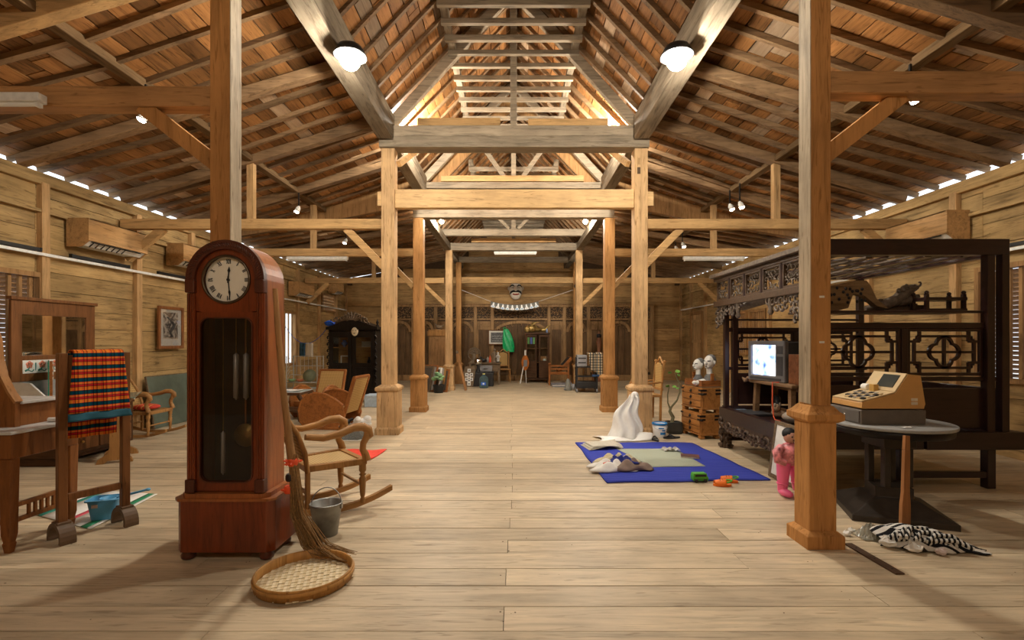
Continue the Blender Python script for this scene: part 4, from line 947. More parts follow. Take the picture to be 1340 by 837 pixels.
# things in and on the cabinet (local layout turned with it)
cm = Matrix.Translation((-3.68,11.15,0)) @ Matrix.Rotation(-.12, 4, 'Z')
def incab(x, y, z): return tuple(cm @ Vector((x,y,z)))
m = M(); m.lathe([(.03,0),(.02,.02),(.07,.07),(.065,.11),(.03,.13),(.045,.16)], n=14); tag(obj('vase', m, flat('blue glaze', (.12,.2,.5), .2), loc=incab(-.28,.2,1.26)), 'small blue vase on the upper shelf inside the black cabinet', 'vase')
m = M(); m.ring([(-.1,0),(.1,0),(.1,.2),(-.1,.2)], [(-.08,.02),(.08,.02),(.08,.18),(-.08,.18)], 0, .02); tag(obj('photo_frame', m, PAPER, loc=incab(-.27,.2,.862)), 'small pale photo frame inside the black cabinet', 'frame')
m = M(); m.lathe([(.03,0),(.05,.05),(.035,.1),(.02,.12),(.03,.17)], n=12); tag(obj('jar', m, BLACKP, loc=incab(.32,.2,.862)), 'dark jar on the lower shelf inside the black cabinet', 'jar')
m = M(); m.box((-.12,0,0), (.12,.02,.13)); tag(obj('postcard', m, flat('grey card', (.3,.3,.28), .6), loc=incab(.24,.25,1.262)), 'grey picture card on the upper shelf inside the black cabinet', 'card')
t = thing('white_mask', 'small round white face mask on the black cabinet door', 'mask', incab(.08,-.035,1.62), -.12)
m = M(); m.sph((0,0,0), (.085,.03,.105), 16, 10); obj('face', m, flat('ivory', (.75,.66,.48), .5), t); m = M()
for s in (-1, 1): m.sph((s*.032,-.028,.02), (.014,.006,.007), 8, 6)
m.sph((0,-.026,-.045), (.025,.006,.01), 8, 6); obj('features', m, INK, t)
BLU2 = flat('bright blue cloth', (.02,.10,.55), .8)
m = M(); m.grid(lambda a, b: (-.25+.5*a, -.03+.12*b, .02+.05*math.sin(a*8)*math.cos(b*4)+.03*math.sin(b*9)), 12, 6); tag(obj('blue_cloth', m, BLU2, loc=incab(-.42,.05,H+.12), solid=.01), 'crumpled bright blue cloth on the black cabinet top', 'cloth')
# clothes line with washing
a, b = Vector((-5.88,12.6,1.78)), Vector((-4.25,11.22,1.74)); line = [a.lerp(b, i/10)-Vector((0,0,.42*(1-(2*i/10-1)**2))) for i in range(11)]
m = M(); m.tube(line, .007, 5); tag(obj('clothes_line', m, BLU2), 'thin blue clothes line from the barred window to the black cabinet', 'line')
for k, (i, mt, lb, wd, hh) in enumerate(((4.3, flat('blue dark print', (.03,.10,.18), .8, noise=.6, sc=14), 'dark blue shorts hanging on the clothes line', .24, .34), (6.0, WHITEC, 'white shorts hanging on the clothes line', .28, .33))):
    q = line[int(i)].lerp(line[int(i)+1], i % 1); d = (b-a).normalized()
    m = M()
    for s in (-1, 1): m.grid(lambda u, v: tuple(Vector((0,0,0))+d*(s*wd*.25+(u-.5)*wd*.5*(1+.2*v))+Vector((.02*math.sin(u*9+s), .02*math.sin(u*7), .0-hh*v))), 6, 6)
    tag(obj('shorts', m, mt, loc=q, solid=.015), lb, 'clothing')
# wire shelf rack with plates and hat
t = thing('wire_rack', 'grey wire dish rack standing by the barred window', 'rack', (-5.0, 11.55, 0), -.1)
WIRE = flat('grey steel wire', (.50,.50,.47), .4, .3)
for sx in (-1, 1):
    for y in (0, .3): m = M(); m.tube([(sx*.38,y,0),(sx*.38,y,1.05)], .012, 6); obj('upright', m, WIRE, t)
for z in (.28, .42): 
    m = M(); m.tube([(-.38,0,z),(.38,0,z),(.38,.3,z),(-.38,.3,z)], .01, 6, True)
    for k in range(9): m.tube([(-.3+k*.075,0,z),(-.3+k*.075,.3,z)], .005, 4)
    obj('shelf_grid', m, WIRE, t)
m = M()
for z in (1.03,.80,.58): m.tube([(-.38,.3,z),(.38,.3,z)], .009, 6)
for k in range(7): m.tube([(-.3+k*.1,.3,.58),(-.3+k*.1,.3,1.03)], .005, 4)
for k in range(5): m.tube([(-.38,.3,1.0-k*.1),(-.38,.12,.98-k*.1),(-.38,.05,.88-k*.1)], .006, 5)
obj('back_grid', m, WIRE, t)
m = M(); m.lathe([(.0,.08),(.05,.08),(.07,.0),(.15,-.02),(.155,-.01),(.08,.015),(.06,.09),(0,.09)], n=20); tag(obj('sun_hat', m, flat('green straw', (.22,.24,.15), .8), loc=(-4.85,11.62,.585), rot=(1.2,0,.1)), 'greenish brimmed hat leaning in the wire dish rack', 'hat')
for k, (c, lb) in enumerate((((.6,.2,.1),'orange bowl on the wire dish rack'), ((.25,.4,.2),'green bowl on the wire dish rack'))): m = M(); m.lathe([(.0,.0),(.05,.0),(.09,.06),(.085,.06),(.045,.01),(0,.01)], n=14); tag(obj('bowl', m, flat('bowl %d' % k, c, .4), loc=(-5.1-.2*k,11.7,.431)), lb, 'bowl')
# ================================================================ FAR END OF THE HALL
GEB = wood('carved partition wood', (.33,.195,.085), .55, 'z', .55, .06, 1.0)
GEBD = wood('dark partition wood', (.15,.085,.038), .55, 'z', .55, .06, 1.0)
GY = 17.28
t = thing('carved_partition', 'long carved wooden partition with arches and fretted panels across the far wall', 'partition', (0, GY, 0))
xs = [-4.5,-3.55,-2.75,-2.3,-1.35,-.75,1.25,1.8,2.65,3.2,4.2,4.9]
m = M(); m.box((-4.55,-.02,2.60), (4.95,.12,2.68)); m.box((-4.55,-.05,2.68), (4.95,.12,2.72)); obj('cornice', m, GEB, t, bevel=.01)
m = M(); m.box((-4.55,-.02,.0), (4.95,.12,.20)); obj('sill', m, GEB, t, bevel=.01)
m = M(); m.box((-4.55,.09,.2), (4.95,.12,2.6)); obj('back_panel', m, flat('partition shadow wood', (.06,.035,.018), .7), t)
for x in xs: m = M(); m.box((x-.06,-.02,.2), (x+.06,.10,2.6)); obj('stile', m, GEB, t, bevel=.01)
for a, b in zip(xs, xs[1:]):
    a += .06; b -= .06; w_ = b-a; c = (a+b)/2
    m = M(); m.box((a,0,2.14), (b,.09,2.20)); obj('transom', m, GEB, t)
    m = M(); n = max(4, round(w_/.085))
    for i in range(n):                                             # fretted top panel
        x = a+(i+.5)*w_/n
        for z in (2.25,2.35,2.45,2.55): spiral(m, x+R.uniform(-.01,.01), z, .047, .02, R.choice((-1,1)), 7, .013, R.uniform(0,6))
    obj('fretted_panel', m, GEB, t)
    if w_ > .6:
        rr_ = w_/2; m = M(); n = 14; z0 = 1.72
        ou = [(c+rr_*math.cos(PI*i/n), z0+.40*math.sin(PI*i/n)) for i in range(n+1)]; inn = [(c+(rr_-.09)*math.cos(PI*i/n), z0+.30*math.sin(PI*i/n)) for i in range(n+1)]
        m.prism(ou+inn[::-1], -.01, .07); obj('carved_arch', m, GEB, t, bevel=.008)
        m = M()
        for i in range(9): q = PI*(i+.5)/9; spiral(m, c+(rr_-.13)*math.cos(q), z0-.02+.27*math.sin(q), .05, .02, 1 if i % 2 else -1, 7, .013, q)
        for s in (-1, 1): spiral(m, c+s*(rr_-.06), 2.07, .06, .02, s, 7, .014)
        obj('arch_carving', m, GEB, t)
        n = max(2, round(w_/.2))
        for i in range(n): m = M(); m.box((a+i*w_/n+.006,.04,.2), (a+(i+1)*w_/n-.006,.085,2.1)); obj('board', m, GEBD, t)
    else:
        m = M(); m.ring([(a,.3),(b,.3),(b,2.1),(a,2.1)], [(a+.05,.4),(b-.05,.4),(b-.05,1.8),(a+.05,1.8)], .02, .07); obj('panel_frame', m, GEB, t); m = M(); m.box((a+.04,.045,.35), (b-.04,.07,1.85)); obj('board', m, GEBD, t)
        m = M()
        for k in range(3): spiral(m, a+(k+.5)*w_/3, 1.95, .06, .02, 1, 7, .013, k)
        obj('panel_carving', m, GEB, t)
# giant folk mask on the planks above
t = thing('wall_mask', 'big pale wooden folk mask with black moustache high on the far wall', 'mask', (.08, 17.40, 3.17))
SK = flat('mask paint', (.62,.56,.47), .45, noise=.06)
m = M(); m.sph((0,-.04,.02), (.235,.14,.30), 20, 14); m.sph((0,-.06,-.16), (.17,.10,.15), 14, 10); obj('face', m, SK, t)
for s in (-1, 1): m = M(); m.sph((s*.24,0,.10), (.05,.05,.07), 10, 8); obj('ear', m, SK, t)
m = M(); m.sph((0,-.20,.05), (.055,.07,.075), 10, 8); m.sph((-.05,-.17,.02), (.035,.04,.03), 8, 6); m.sph((.05,-.17,.02), (.035,.04,.03), 8, 6); obj('nose', m, SK, t)
for s in (-1, 1):
    m = M(); m.tube([(s*.05,-.19,.15),(s*.10,-.18,.20),(s*.17,-.14,.19),(s*.21,-.09,.14)], [.012,.022,.022,.01], 7); obj('eyebrow', m, INK, t)
    m = M(); m.tube([(s*.05,-.165,.10),(s*.10,-.165,.115),(s*.16,-.12,.10)], .011, 6); obj('eye', m, flat('mask grey', (.13,.11,.10), .6), t)
m = M()
for s in (-1, 1): m.tube([(0,-.20,-.02),(s*.08,-.19,-.01),(s*.16,-.15,-.04),(s*.20,-.09,-.11)], [.03,.036,.034,.012], 8)
obj('moustache', m, INK, t)
m = M(); m.sph((0,-.135,-.11), (.12,.05,.055), 12, 8); obj('mouth', m, flat('mask red', (.30,.05,.03), .5), t); m = M(); m.bar((-.08,-.185,-.085), (.08,-.185,-.085), .02, .03); obj('teeth', m, flat('mask teeth', (.68,.60,.42), .4), t)
# banner with white dress shapes, its cords
BANG = flat('banner grey', (.20,.20,.18), .8)
t = thing('dress_bunting', 'sagging grey bunting with ten white dress shapes below the mask', 'bunting', (.04, 16.6, 0))
def bun(q): return (-.83+1.66*q, 0, 2.44+.12*(2*q-1)**2)      # lower edge
m = M(); m.grid(lambda a, b: (bun(a)[0]*(.97+.03*(1-b)), -.01, bun(a)[2]+.19*b), 30, 1); obj('strip', m, BANG, t, solid=.006)
for k in range(10):
    x, _, z = bun((k+.5)/10); m = M(); m.prism([(-.075,.012),(-.03,.0),(.03,.0),(.075,.012),(.06,.05),(.022,.095),(.034,.105),(.024,.14),(.018,.17),(-.018,.17),(-.024,.14),(-.034,.105),(-.022,.095),(-.06,.05)], -.022, -.016)
    sl = math.atan(.12*2*(2*(k+.5)/10-1)*2/1.66); d = obj('dress_shape', m, flat('dress white', (.95,.96,.95), .8, noise=0), t, loc=(x, 0, z+.005), rot=(0, -sl, 0))
    m = M(); m.prism([(-.05,.02),(.05,.02),(.035,.06),(-.035,.06)], -.026, -.022); obj('dress_trim', m, flat('dress tint %d' % (k % 3), ((.45,.62,.75),(.80,.74,.72),(.25,.45,.70))[k % 3], .8, noise=0), d)
m = M(); m.tube([(-.81,0,2.74),(-1.80,-.5,3.1)], .006, 4); m.tube([(.81,0,2.74),(1.97,-.5,3.1)], .006, 4); obj('cord', m, WHITEC, t)
# framed group photograph and green bag
t = thing('framed_photograph', 'wide framed black and white photograph hung on the carved partition', 'picture', (-.52, 17.22, 1.27))
m = M(); m.ring([(-.37,0),(.37,0),(.37,.52),(-.37,.52)], [(-.34,.03),(.34,.03),(.34,.49),(-.34,.49)], -.03, .02); obj('frame', m, BROWN, t); m = M(); m.box((-.34,-.005,.03), (.34,.01,.49)); obj('mat_board', m, PAPER, t)
m = M(); m.box((-.28,-.012,.08), (.28,-.004,.43)); ph = obj('photograph', m, flat('photo grey', (.10,.10,.10), .5, noise=.9, sc=26), t)
m = M()
for r_ in range(3):
    for k in range(9): m.sph((-.22+k*.055+.02*(r_ % 2),-.013,.14+r_*.08), (.017,.004,.028), 6, 4)
obj('figures', m, flat('photo pale grey', (.35,.35,.34), .6), ph)
GRN = flat('green plastic bag', (.01,.40,.13), .3, noise=.25, sc=12)
t = thing('green_bag', 'bright green plastic bag hanging beside the framed photograph', 'bag', (-.17, 17.14, 1.0))
m = M(); m.grid(lambda a, b: ((.16+.05*math.sin(b*3))*math.cos(2*PI*a)*(.45+.9*(1-b)**.7*.75)*1.05-.10*b*b, .07*math.sin(2*PI*a)*(1.2-b)+.015*math.sin(a*40+b*9), .02+.80*b), 28, 14); obj('body', m, GRN, t)
m = M(); m.tube([(-.13,0,.80),(-.20,.05,.84),(-.16,.12,.88)], .012, 6); m.tube([(-.06,0,.8),(-.1,.08,.85),(-.14,.14,.88)], .012, 6); obj('handle', m, GRN, t)
t = thing('tall_cupboard', 'plain pale wooden cupboard beyond the stack of picture frames', 'cupboard', (-2.28, 14.75, 0))
m = M(); m.box((-.28,0,0), (.28,.45,1.55)); obj('body', m, wood('cupboard wood', (.36,.20,.085), .6, 'z', .5, 0), t, bevel=.01)
m = M(); m.box((-.31,-.03,1.55), (.31,.47,1.70)); m.box((-.29,-.01,1.70),(.24,.45,1.74)); obj('cornice', m, TEAK, t, bevel=.01); m = M(); m.box((-.20,-.02,.08), (.20,0,1.46)); obj('door', m, wood('cupboard door wood', (.30,.16,.065), .6, 'z', .5, 0), t, bevel=.006)
t = thing('bird_figurine', 'small wooden bird figurine on top of the pale cupboard', 'figurine', (-2.28,14.95,1.741))
m = M(); m.sph((0,0,.08), (.10,.05,.06), 10, 8); m.tube([(-.06,0,.1),(-.13,0,.2)], [.035,.015], 8); m.tube([(.08,0,.09),(.16,0,.16)], [.03,.01], 6); obj('body', m, OLD, t); m = M(); m.lathe([(.05,0),(.05,.02),(.02,.03)], n=10); obj('base', m, OLD, t)
FR = [OLD, RUST, DKBR, TEAK, RUST]
for k in range(5):
    t = thing('framed_print', ('wide dark picture frame at the outer end of the leaning stack','red-brown frame with dark picture in the leaning stack','white-edged frame in the middle of the leaning stack','old grey-brown frame in the leaning stack','teak frame at the inner end of the leaning stack near the post')[k], 'picture frame', (-2.52+.12*k, 13.60-.02*k, 0), rot=(0, .24-.012*k, .95), group=None)
    h = .72-.02*k+.05*(k % 2); d = .55; m = M(); m.ring([(-d/2,0),(d/2,0),(d/2,h),(-d/2,h)], [(-d/2+.05,.05),(d/2-.05,.05),(d/2-.05,h-.05),(-d/2+.05,h-.05)], -.015, .015, 'yz'); obj('frame', m, FR[k] if k != 2 else WHITEC, t)
    m = M(); m.box((-.006,-d/2+.05,.05), (.006,d/2-.05,h-.05)); obj('picture', m, flat('dim picture %d' % (k % 2), ((.09,.07,.05),(.35,.33,.3))[k % 2], .5), t)
LEAF = flat('leaf green', (.10,.26,.07), .5); POTB = flat('black pot', (.012,.012,.012), .5)
t = thing('potted_plant', 'low plant with round leaves in a black pot by the leaning frames', 'plant', (-2.03, 13.25, 0))
m = M(); m.lathe([(.12,0),(.16,.20),(.165,.22),(.14,.22),(.13,.18),(0,.18)], n=18); obj('pot', m, POTB, t)
m = M(); m.tube([(0,0,.18),(.01,0,.36),(-.01,0,.44)], .02, 6); obj('stem', m, OLD, t)
for k in range(7):
    a = k*.9; r_ = .05+.17*(k % 3)/2; z = .38+.10*((k*5) % 4)/2; c = Vector((r_*math.cos(a), r_*.6*math.sin(a), z)); m = M(); m.tube([(0,0,.36), c], .007, 4); m.sph(c, (.075,.06,.035 if k % 2 else .055), 8, 6); obj('leaf', m, flat('pale leaf', (.22,.40,.20), .5), t)
m = M(); m.sph((0,0,.10), (.075,.07,.10), 12, 9); m.sph((0,0,.19), (.06,.06,.05), 10, 6); m.box((-.09,-.07,0), (.09,.07,.03)); m.sph((0,-.07,.09), (.014,.02,.02), 6, 5)
tag(obj('stone_bust', m, flat('pale stone', (.45,.33,.2), .8, bump=.3), loc=(-1.84,13.62,0)), 'small carved stone head at the foot of a far post', 'sculpture')
t = thing('leaning_plank', 'brown plank leaning against the far pale post', 'plank', (-1.33, 13.72, 0), rot=(-.05, -.235, 0)); m = M(); m.box((-.035,-.02,.015), (.035,.02,1.16)); obj('board', m, wood('plank brown', (.33,.16,.06), .6, 'z', .5, 0), t); m = M(); m.box((-.036,-.021,1.08), (.036,.021,1.162)); obj('worn_tip', m, OLD, t)
t = thing('card_board', 'coffin-shaped brown board holding white cards in a cross pattern', 'board', (-1.36, 14.95, 0), rot=(-.12, 0, 0))
m = M(); m.prism([(-.15,0),(.12,0),(.19,.45),(.16,.62),(-.12,.62),(-.18,.45)], -.015, .015); obj('panel', m, OLD, t)
for x, z in ((0,.50),(-.07,.37),(.07,.37),(0,.33),(-.07,.23),(.07,.23),(0,.19),(0,.09)): m = M(); m.box((x-.05,-.024,z-.05), (x+.05,-.016,z+.05)); cdn = obj('card', m, WHITEC, t); m = M(); m.lathe([(0,-.026),(.028,-.026),(.028,-.024)], (x,z,0), 10); m.v = [(p[0],p[2],p[1]) for p in m.v]; obj('card_motif', m, GREYP, cdn)
t = thing('black_chest', 'black chest on the floor behind the water bottle', 'chest', (-.94, 15.2, 0)); m = M(); m.box((-.32,-.15,0), (.32,.25,.42)); obj('body', m, BLACKP, t, bevel=.015); m = M(); m.box((-.33,-.16,.42), (.33,.26,.46)); obj('lid', m, BLACKP, t, bevel=.01)
t = thing('grey_case', 'grey case lying on the black chest', 'case', (-.86, 15.25, .461)); m = M(); m.box((-.22,-.12,0), (.2,.12,.18)); obj('body', m, GREYP, t, bevel=.015); m = M(); m.tube([(-.06,-.13,.09),(-.04,-.16,.09),(.04,-.16,.09),(.06,-.13,.09)], .01, 6); obj('handle', m, BLACKP, t)
t = thing('mirror_ball', 'mirrored disco ball resting on the chest case', 'ball', (-1.09, 15.08, .461)); m = M(); m.sph((0,0,.30), .125, 18, 12); m.s = [False]*len(m.f); obj('ball', m, flat('mirror facets', (.55,.54,.5), .12, 1, noise=.4, sc=30), t); m = M(); m.lathe([(.07,0),(.05,.1),(.045,.185)], (0,0,0), 12); obj('stand', m, BLACKP, t)
t = thing('water_bottle', 'large refillable water bottle with blue label on the floor', 'bottle', (-.89, 14.62, 0))
m = M(); m.lathe([(.0,0),(.125,.0),(.135,.02),(.135,.10),(.13,.11),(.135,.12),(.135,.22),(.13,.23),(.135,.24),(.13,.29),(.09,.35),(.04,.375),(.035,.41),(0,.41)], n=20); obj('body', m, flat('bottle plastic', (.20,.34,.38), .12, noise=0, trans=.7), t)
m = M(); m.lathe([(.038,.405),(.038,.43),(0,.43)], n=12); obj('cap', m, flat('yellow cap', (.7,.65,.2), .5), t); m = M(); m.prism([(-.07,.09),(.07,.09),(.07,.18),(-.07,.18)], -.142, -.128); lb = obj('label', m, flat('label blue', (.03,.12,.55), .5), t); m = M(); m.sph((0,-.143,.135), (.028,.003,.028), 10, 6); obj('label_mark', m, WHITEC, lb)
t = thing('statue_table', 'old side table with carved statues in front of the partition', 'table', (-.93, 15.95, 0)); m = M(); m.box((-.52,-.22,.66), (.52,.25,.71)); obj('tabletop', m, OLD, t, bevel=.01)
for sx in (-1, 1):
    for sy in (-1, 1): m = M(); m.box((sx*.46-.03,sy*.18-.03,0), (sx*.46+.03,sy*.18+.03,.66)); obj('leg', m, OLD, t)
m = M(); m.box((-.40,-.18,.40), (.46,.2,.66)); obj('drawer_box', m, OLD, t)
STAT = flat('carved statue wood', (.20,.15,.10), .7, noise=.4, sc=30, bump=.3)
t = thing('fan_statue', 'carved fan-shaped statue with many arms on the side table', 'statue', (-1.28, 15.9, .711)); m = M(); m.lathe([(.14,0),(.13,.04),(.08,.06)], n=14); obj('base', m, STAT, t)
m = M(); m.tube([(0,0,.05),(0,0,.18),(0,-.02,.28)], [.07,.06,.03], 8); m.sph((0,-.02,.34), .045, 10, 8); obj('figure', m, STAT, t)
m = M()
for k in range(11): a = PI*(k+.5)/11; m.tube([(0,.02,.22),(.10*math.cos(a),.0,.26+.10*math.sin(a)),(.20*math.cos(a),-.02,.27+.19*math.sin(a))], [.014,.012,.018], 5)
m.tube([(.2*math.cos(2*PI*k/24), .03, .27+.2*math.sin(2*PI*k/24)) for k in range(24)], .014, 5, True); obj('arms_halo', m, STAT, t)
def figure(loc, h, mt, label, name='figurine', cat='figurine', mt2=None):
    t = thing(name, label, cat, loc); m = M(); m.lathe([(.06*h/.4,0),(.07*h/.4,.02),(.05*h/.4,.04)], n=12); obj('base', m, mt, t)
    m = M(); k = h/.4; m.tube([(0,0,.03),(0,0,.12*k),(.01,0,.2*k),(0,0,.27*k),(0,-.005,.31*k)], [.055*k,.06*k,.04*k,.05*k,.02*k], 10); m.sph((0,-.005,.35*k), (.035*k,.038*k,.045*k), 10, 8)
    for s in (-1, 1): m.tube([(s*.045*k,0,.27*k),(s*.075*k,-.02,.2*k),(s*.03*k,-.06*k,.17*k)], [.017*k,.015*k,.013*k], 6)
    obj('figure', m, mt2 or mt, t); return t
figure((-.62, 15.85, .711), .46, STAT, 'slender dark carved statuette on the side table')
figure((-.50, 15.78, .711), .34, BLACKP, 'black and white seated figurine at the end of the side table', mt2=flat('doll white', (.6,.6,.56), .5, noise=.5, sc=8))
m = M(); m.lathe([(.035,0),(.035,.15),(.012,.18),(.012,.22)], n=12); tag(obj('red_bottle', m, flat('orange red', (.65,.08,.02), .4), loc=(-.76,15.8,.711)), 'orange-red bottle on the side table', 'bottle')
m = M(); m.sph((0,0,.07), (.11,.07,.07), 12, 8); m.sph((-.08,0,.14), (.04,.04,.05), 8, 6); tag(obj('dark_figurine', m, BLACKP, loc=(-.97,15.8,.711)), 'black animal figurine beside the red bottle', 'figurine')
m = M(); m.lathe([(.03,0),(.045,.04),(.04,.12),(.02,.15),(.03,.17)], n=12); tag(obj('grey_vase', m, flat('pale grey glaze', (.45,.43,.38), .4), loc=(-.84,15.98,.711)), 'pale grey vase behind the red bottle', 'vase')
# cane-backed chair facing the camera
def chair(loc, rz, label, mt, arms=False, cane=True, name='cane_chair'):
    t = thing(name, label, 'chair', loc, rz)          # front = -y
    for sx in (-1, 1):
        m = M(); turned(m, sx*.20, -.20, 0, .44, .026); obj('leg', m, mt, t); m = M(); m.bar((sx*.19,.20,0), (sx*.19,.21,.46), .036, .036); obj('leg', m, mt, t)
        m = M(); m.tube([(sx*.20,.21,.44),(sx*.20,.24,.8),(sx*.20,.27,1.02)], .02, 8); m.sph((sx*.20,.27,1.04), .03, 8, 6); obj('back_post', m, mt, t)
        if arms: m = M(); m.tube([(sx*.22,.23,.68),(sx*.24,-.02,.66),(sx*.24,-.18,.68),(sx*.24,-.2,.62),(sx*.22,-.19,.46)], [.016,.02,.026,.02,.018], 8); obj('armrest', m, mt, t)
    m = M(); m.ring([(-.23,-.23),(.23,-.23),(.22,.22),(-.22,.22)], [(-.18,-.18),(.18,-.18),(.18,.18),(-.18,.18)], .42, .46, 'xy'); s_ = obj('seat_frame', m, mt, t, bevel=.006); m = M(); m.box((-.18,-.18,.445), (.18,.18,.452)); obj('seat', m, CANE, s_)
    m = M(); m.prism([(-.15,.56),(.15,.56),(.15,.96),(.08,1.0),(0,1.02),(-.08,1.0),(-.15,.96)], .235, .25); obj('backrest', m, CANEZ if cane else mt, t); m = M(); m.tube([(-.2,.27,.98),(-.10,.27,1.03),(-.05,.27,1.07),(0,.27,1.11),(.05,.27,1.07),(.10,.27,1.03),(.2,.27,.98)], .022, 8); m.bar((-.2,.235,.55), (.2,.235,.55), .03, .04); obj('crest_rail', m, mt, t)
    return t
chair((-.34, 16.72, 0), .1, 'cane-backed chair with carved crest below the green bag', TEAK)
# instrument, open cabinet and what is on it
ORW = wood('orange varnish', (.50,.16,.035), .6, 'z', .3, 0)
t = thing('lute', 'orange wooden lute-shaped instrument leaning on a white stick by the dark cabinet', 'instrument', (.38, 16.25, .48), rot=(.08,.0,.2))
m = M(); m.lathe([(.0,-.05),(.12,-.05),(.12,.05),(0,.05)], (0,.12,0), 16, 'y'); m.lathe([(0,-.05),(.10,-.05),(.10,.05),(0,.05)], (0,.30,0), 16, 'y'); m.v = [(p[0],p[1],p[2]) for p in m.v]; m = M()
m.prism([(.13*math.cos(a*PI/10)*(1-.12*math.sin(2*a*PI/10)**2), .2+.25*math.sin(a*PI/10)) for a in range(20)], -.045, .045); obj('body', m, ORW, t, bevel=.015); m = M(); m.prism([(-.06,.08),(.06,.08),(.06,.3),(-.06,.3)], -.055, -.044); obj('face_plate', m, GREYP, t); m = M(); m.box((-.025,-.03,.43), (.025,.03,.62)); obj('neck', m, WHITEC, t)
t = thing('white_stick', 'thin white stand pole under the orange instrument', 'pole', (.28, 16.15, 0)); m = M(); m.tube([(-.06,0,0),(.05,.05,.56)], .018, 8); m.tube([(.14,.1,0.0),(.12,.08,.52)], .012, 6); obj('leg', m, WHITEC, t)
t = thing('open_cabinet', 'dark cabinet with one glazed door ajar and objects inside', 'cabinet', (.80, 16.45, 0))
hw = .41
m = M(); m.box((-hw,0,.1), (-hw+.03,.4,1.62)); m.box((hw-.03,0,.1), (hw,.4,1.62)); m.box((-hw,.38,.1), (hw,.4,1.62)); m.box((-hw-.02,-.03,1.62), (hw+.02,.42,1.68)); m.box((-hw,0,.1), (hw,.4,.14)); m.box((-hw,-.02,0), (-hw+.08,.4,.1)); m.box((hw-.08,-.02,0), (hw,.4,.1)); obj('carcass', m, DKBR, t, bevel=.005)
for z in (.66,1.14): m = M(); m.box((-hw+.03,.04,z), (hw-.03,.38,z+.02)); obj('shelf', m, BROWN, t)
for s in (-1, 1):
    a, b = (-hw+.02,-.02) if s < 0 else (.05,hw-.02)
    m = M(); m.ring([(a,.16),(b,.16),(b,1.60),(a,1.60)], [(a+.05,.72),(b-.05,.72),(b-.05,1.54),(a+.05,1.54)], -.02, .0); d = obj('door', m, DKBR, t, bevel=.004); m = M(); m.box((a+.05,-.012,.72), (b-.05,-.008,1.54)); obj('door_glass', m, CLEAR, d); m = M(); m.box((a+.04,-.018,.18), (b-.04,-.002,.74)); obj('door_panel', m, DKBR, d)
    if s < 0:
        for k, c in enumerate(((.10,.25,.08),(.08,.12,.35),(.12,.28,.10))): m = M(); m.box((a+.06+k*.09,-.016,1.30), (a+.13+k*.09,-.006,1.52)); obj('stained_pane', m, flat('stained glass %d' % k, c, .2), d)
m = M(); m.box((-.10,0,0), (.10,.05,.2)); tag(obj('tan_box', m, flat('tan box', (.40,.18,.06), .6), loc=(1.02,16.6,.681)), 'tan box on the middle shelf of the dark cabinet', 'box')
m = M(); m.lathe([(.03,0),(.06,.05),(.05,.10),(.03,.12)], n=12); tag(obj('white_pot', m, WHITEC, loc=(1.05,16.53,.681)), 'white pot on the middle shelf of the dark cabinet', 'pot')
GOLD = flat('aged gold', (.42,.29,.10), .4, .7, noise=.25)
t = thing('gilt_beast', 'gilded carved animal head lying on the dark cabinet', 'sculpture', (.62, 16.56, 1.681), .3); m = M(); m.sph((0,0,.14), (.15,.12,.13), 12, 9); m.tube([(.05,0,.12),(.2,0,.10),(.32,0,.12)], [.09,.07,.05], 8); obj('head', m, GOLD, t); m = M()
for s in (-1, 1): m.tube([(-.02,s*.06,.24),(.08,s*.10,.34),(.24,s*.10,.36)], [.03,.025,.008], 6)
obj('horn', m, GOLD, t)
t = thing('gilt_bird', 'gilded long-beaked carving beside the gilded head on the dark cabinet', 'sculpture', (1.0, 16.76, 1.681), -.2); m = M(); m.sph((0,0,.1), (.16,.07,.08), 12, 8); m.tube([(.1,0,.12),(.2,0,.24),(.26,0,.28)], [.05,.03,.02], 8); m.tube([(-.1,0,.1),(-.22,0,.2),(-.28,0,.3)], [.05,.03,.01], 6); obj('body', m, GOLD, t); m = M(); m.box((-.1,-.05,0), (.1,.05,.03)); obj('base', m, OLD, t)
m = M(); m.lathe([(.03,0),(.035,.02),(.03,.10),(.015,.12),(.015,.15)], n=12); tag(obj('blue_bottle', m, flat('blue bottle', (.25,.35,.6), .3), loc=(1.13,16.55,1.681)), 'small blue-white bottle at the edge of the dark cabinet top', 'bottle')
m = M(); m.sph((0,-.0,.12), (.10,.08,.12), 12, 8); m.sph((0,-.05,.05), (.06,.04,.05), 8, 6); tag(obj('gilt_mask', m, GOLD, loc=(.46,16.5,1.681)), 'pale gilt mask at the near edge of the dark cabinet top', 'mask')
# slatted armchair with a tilted instrument case
t = thing('slatted_armchair', 'brown slatted wooden armchair seen from its side by the dark cabinet', 'armchair', (1.46, 15.72, 0), -.1)
for sx in (-1, 1):
    for y in (-.25,.27): m = M(); m.box((sx*.30-.025,y-.025,0), (sx*.30+.025,y+.025,.66)); obj('leg', m, RUST, t)
    m = M(); m.box((sx*.30-.035,-.31,.66), (sx*.30+.035,.33,.69)); obj('armrest', m, RUST, t, bevel=.008)
for z in (.40,.52,.62): m = M(); m.box((-.28,-.26,z-.03), (.28,-.235,z+.02)); obj('slat', m, RUST, t)
m = M(); m.box((-.28,-.25,.34), (.28,.27,.38)); obj('seat', m, RUST, t)
t = thing('tilted_case', 'dark flat case tilted across the slatted armchair', 'case', (1.42, 15.72, .42), rot=(0,.75,.1)); m = M(); m.box((-.05,-.2,0), (.05,.2,.62)); obj('body', m, RUST, t, bevel=.01); m = M(); m.box((-.056,-.18,.03), (-.048,.18,.58)); obj('lid', m, BLACKP, t)
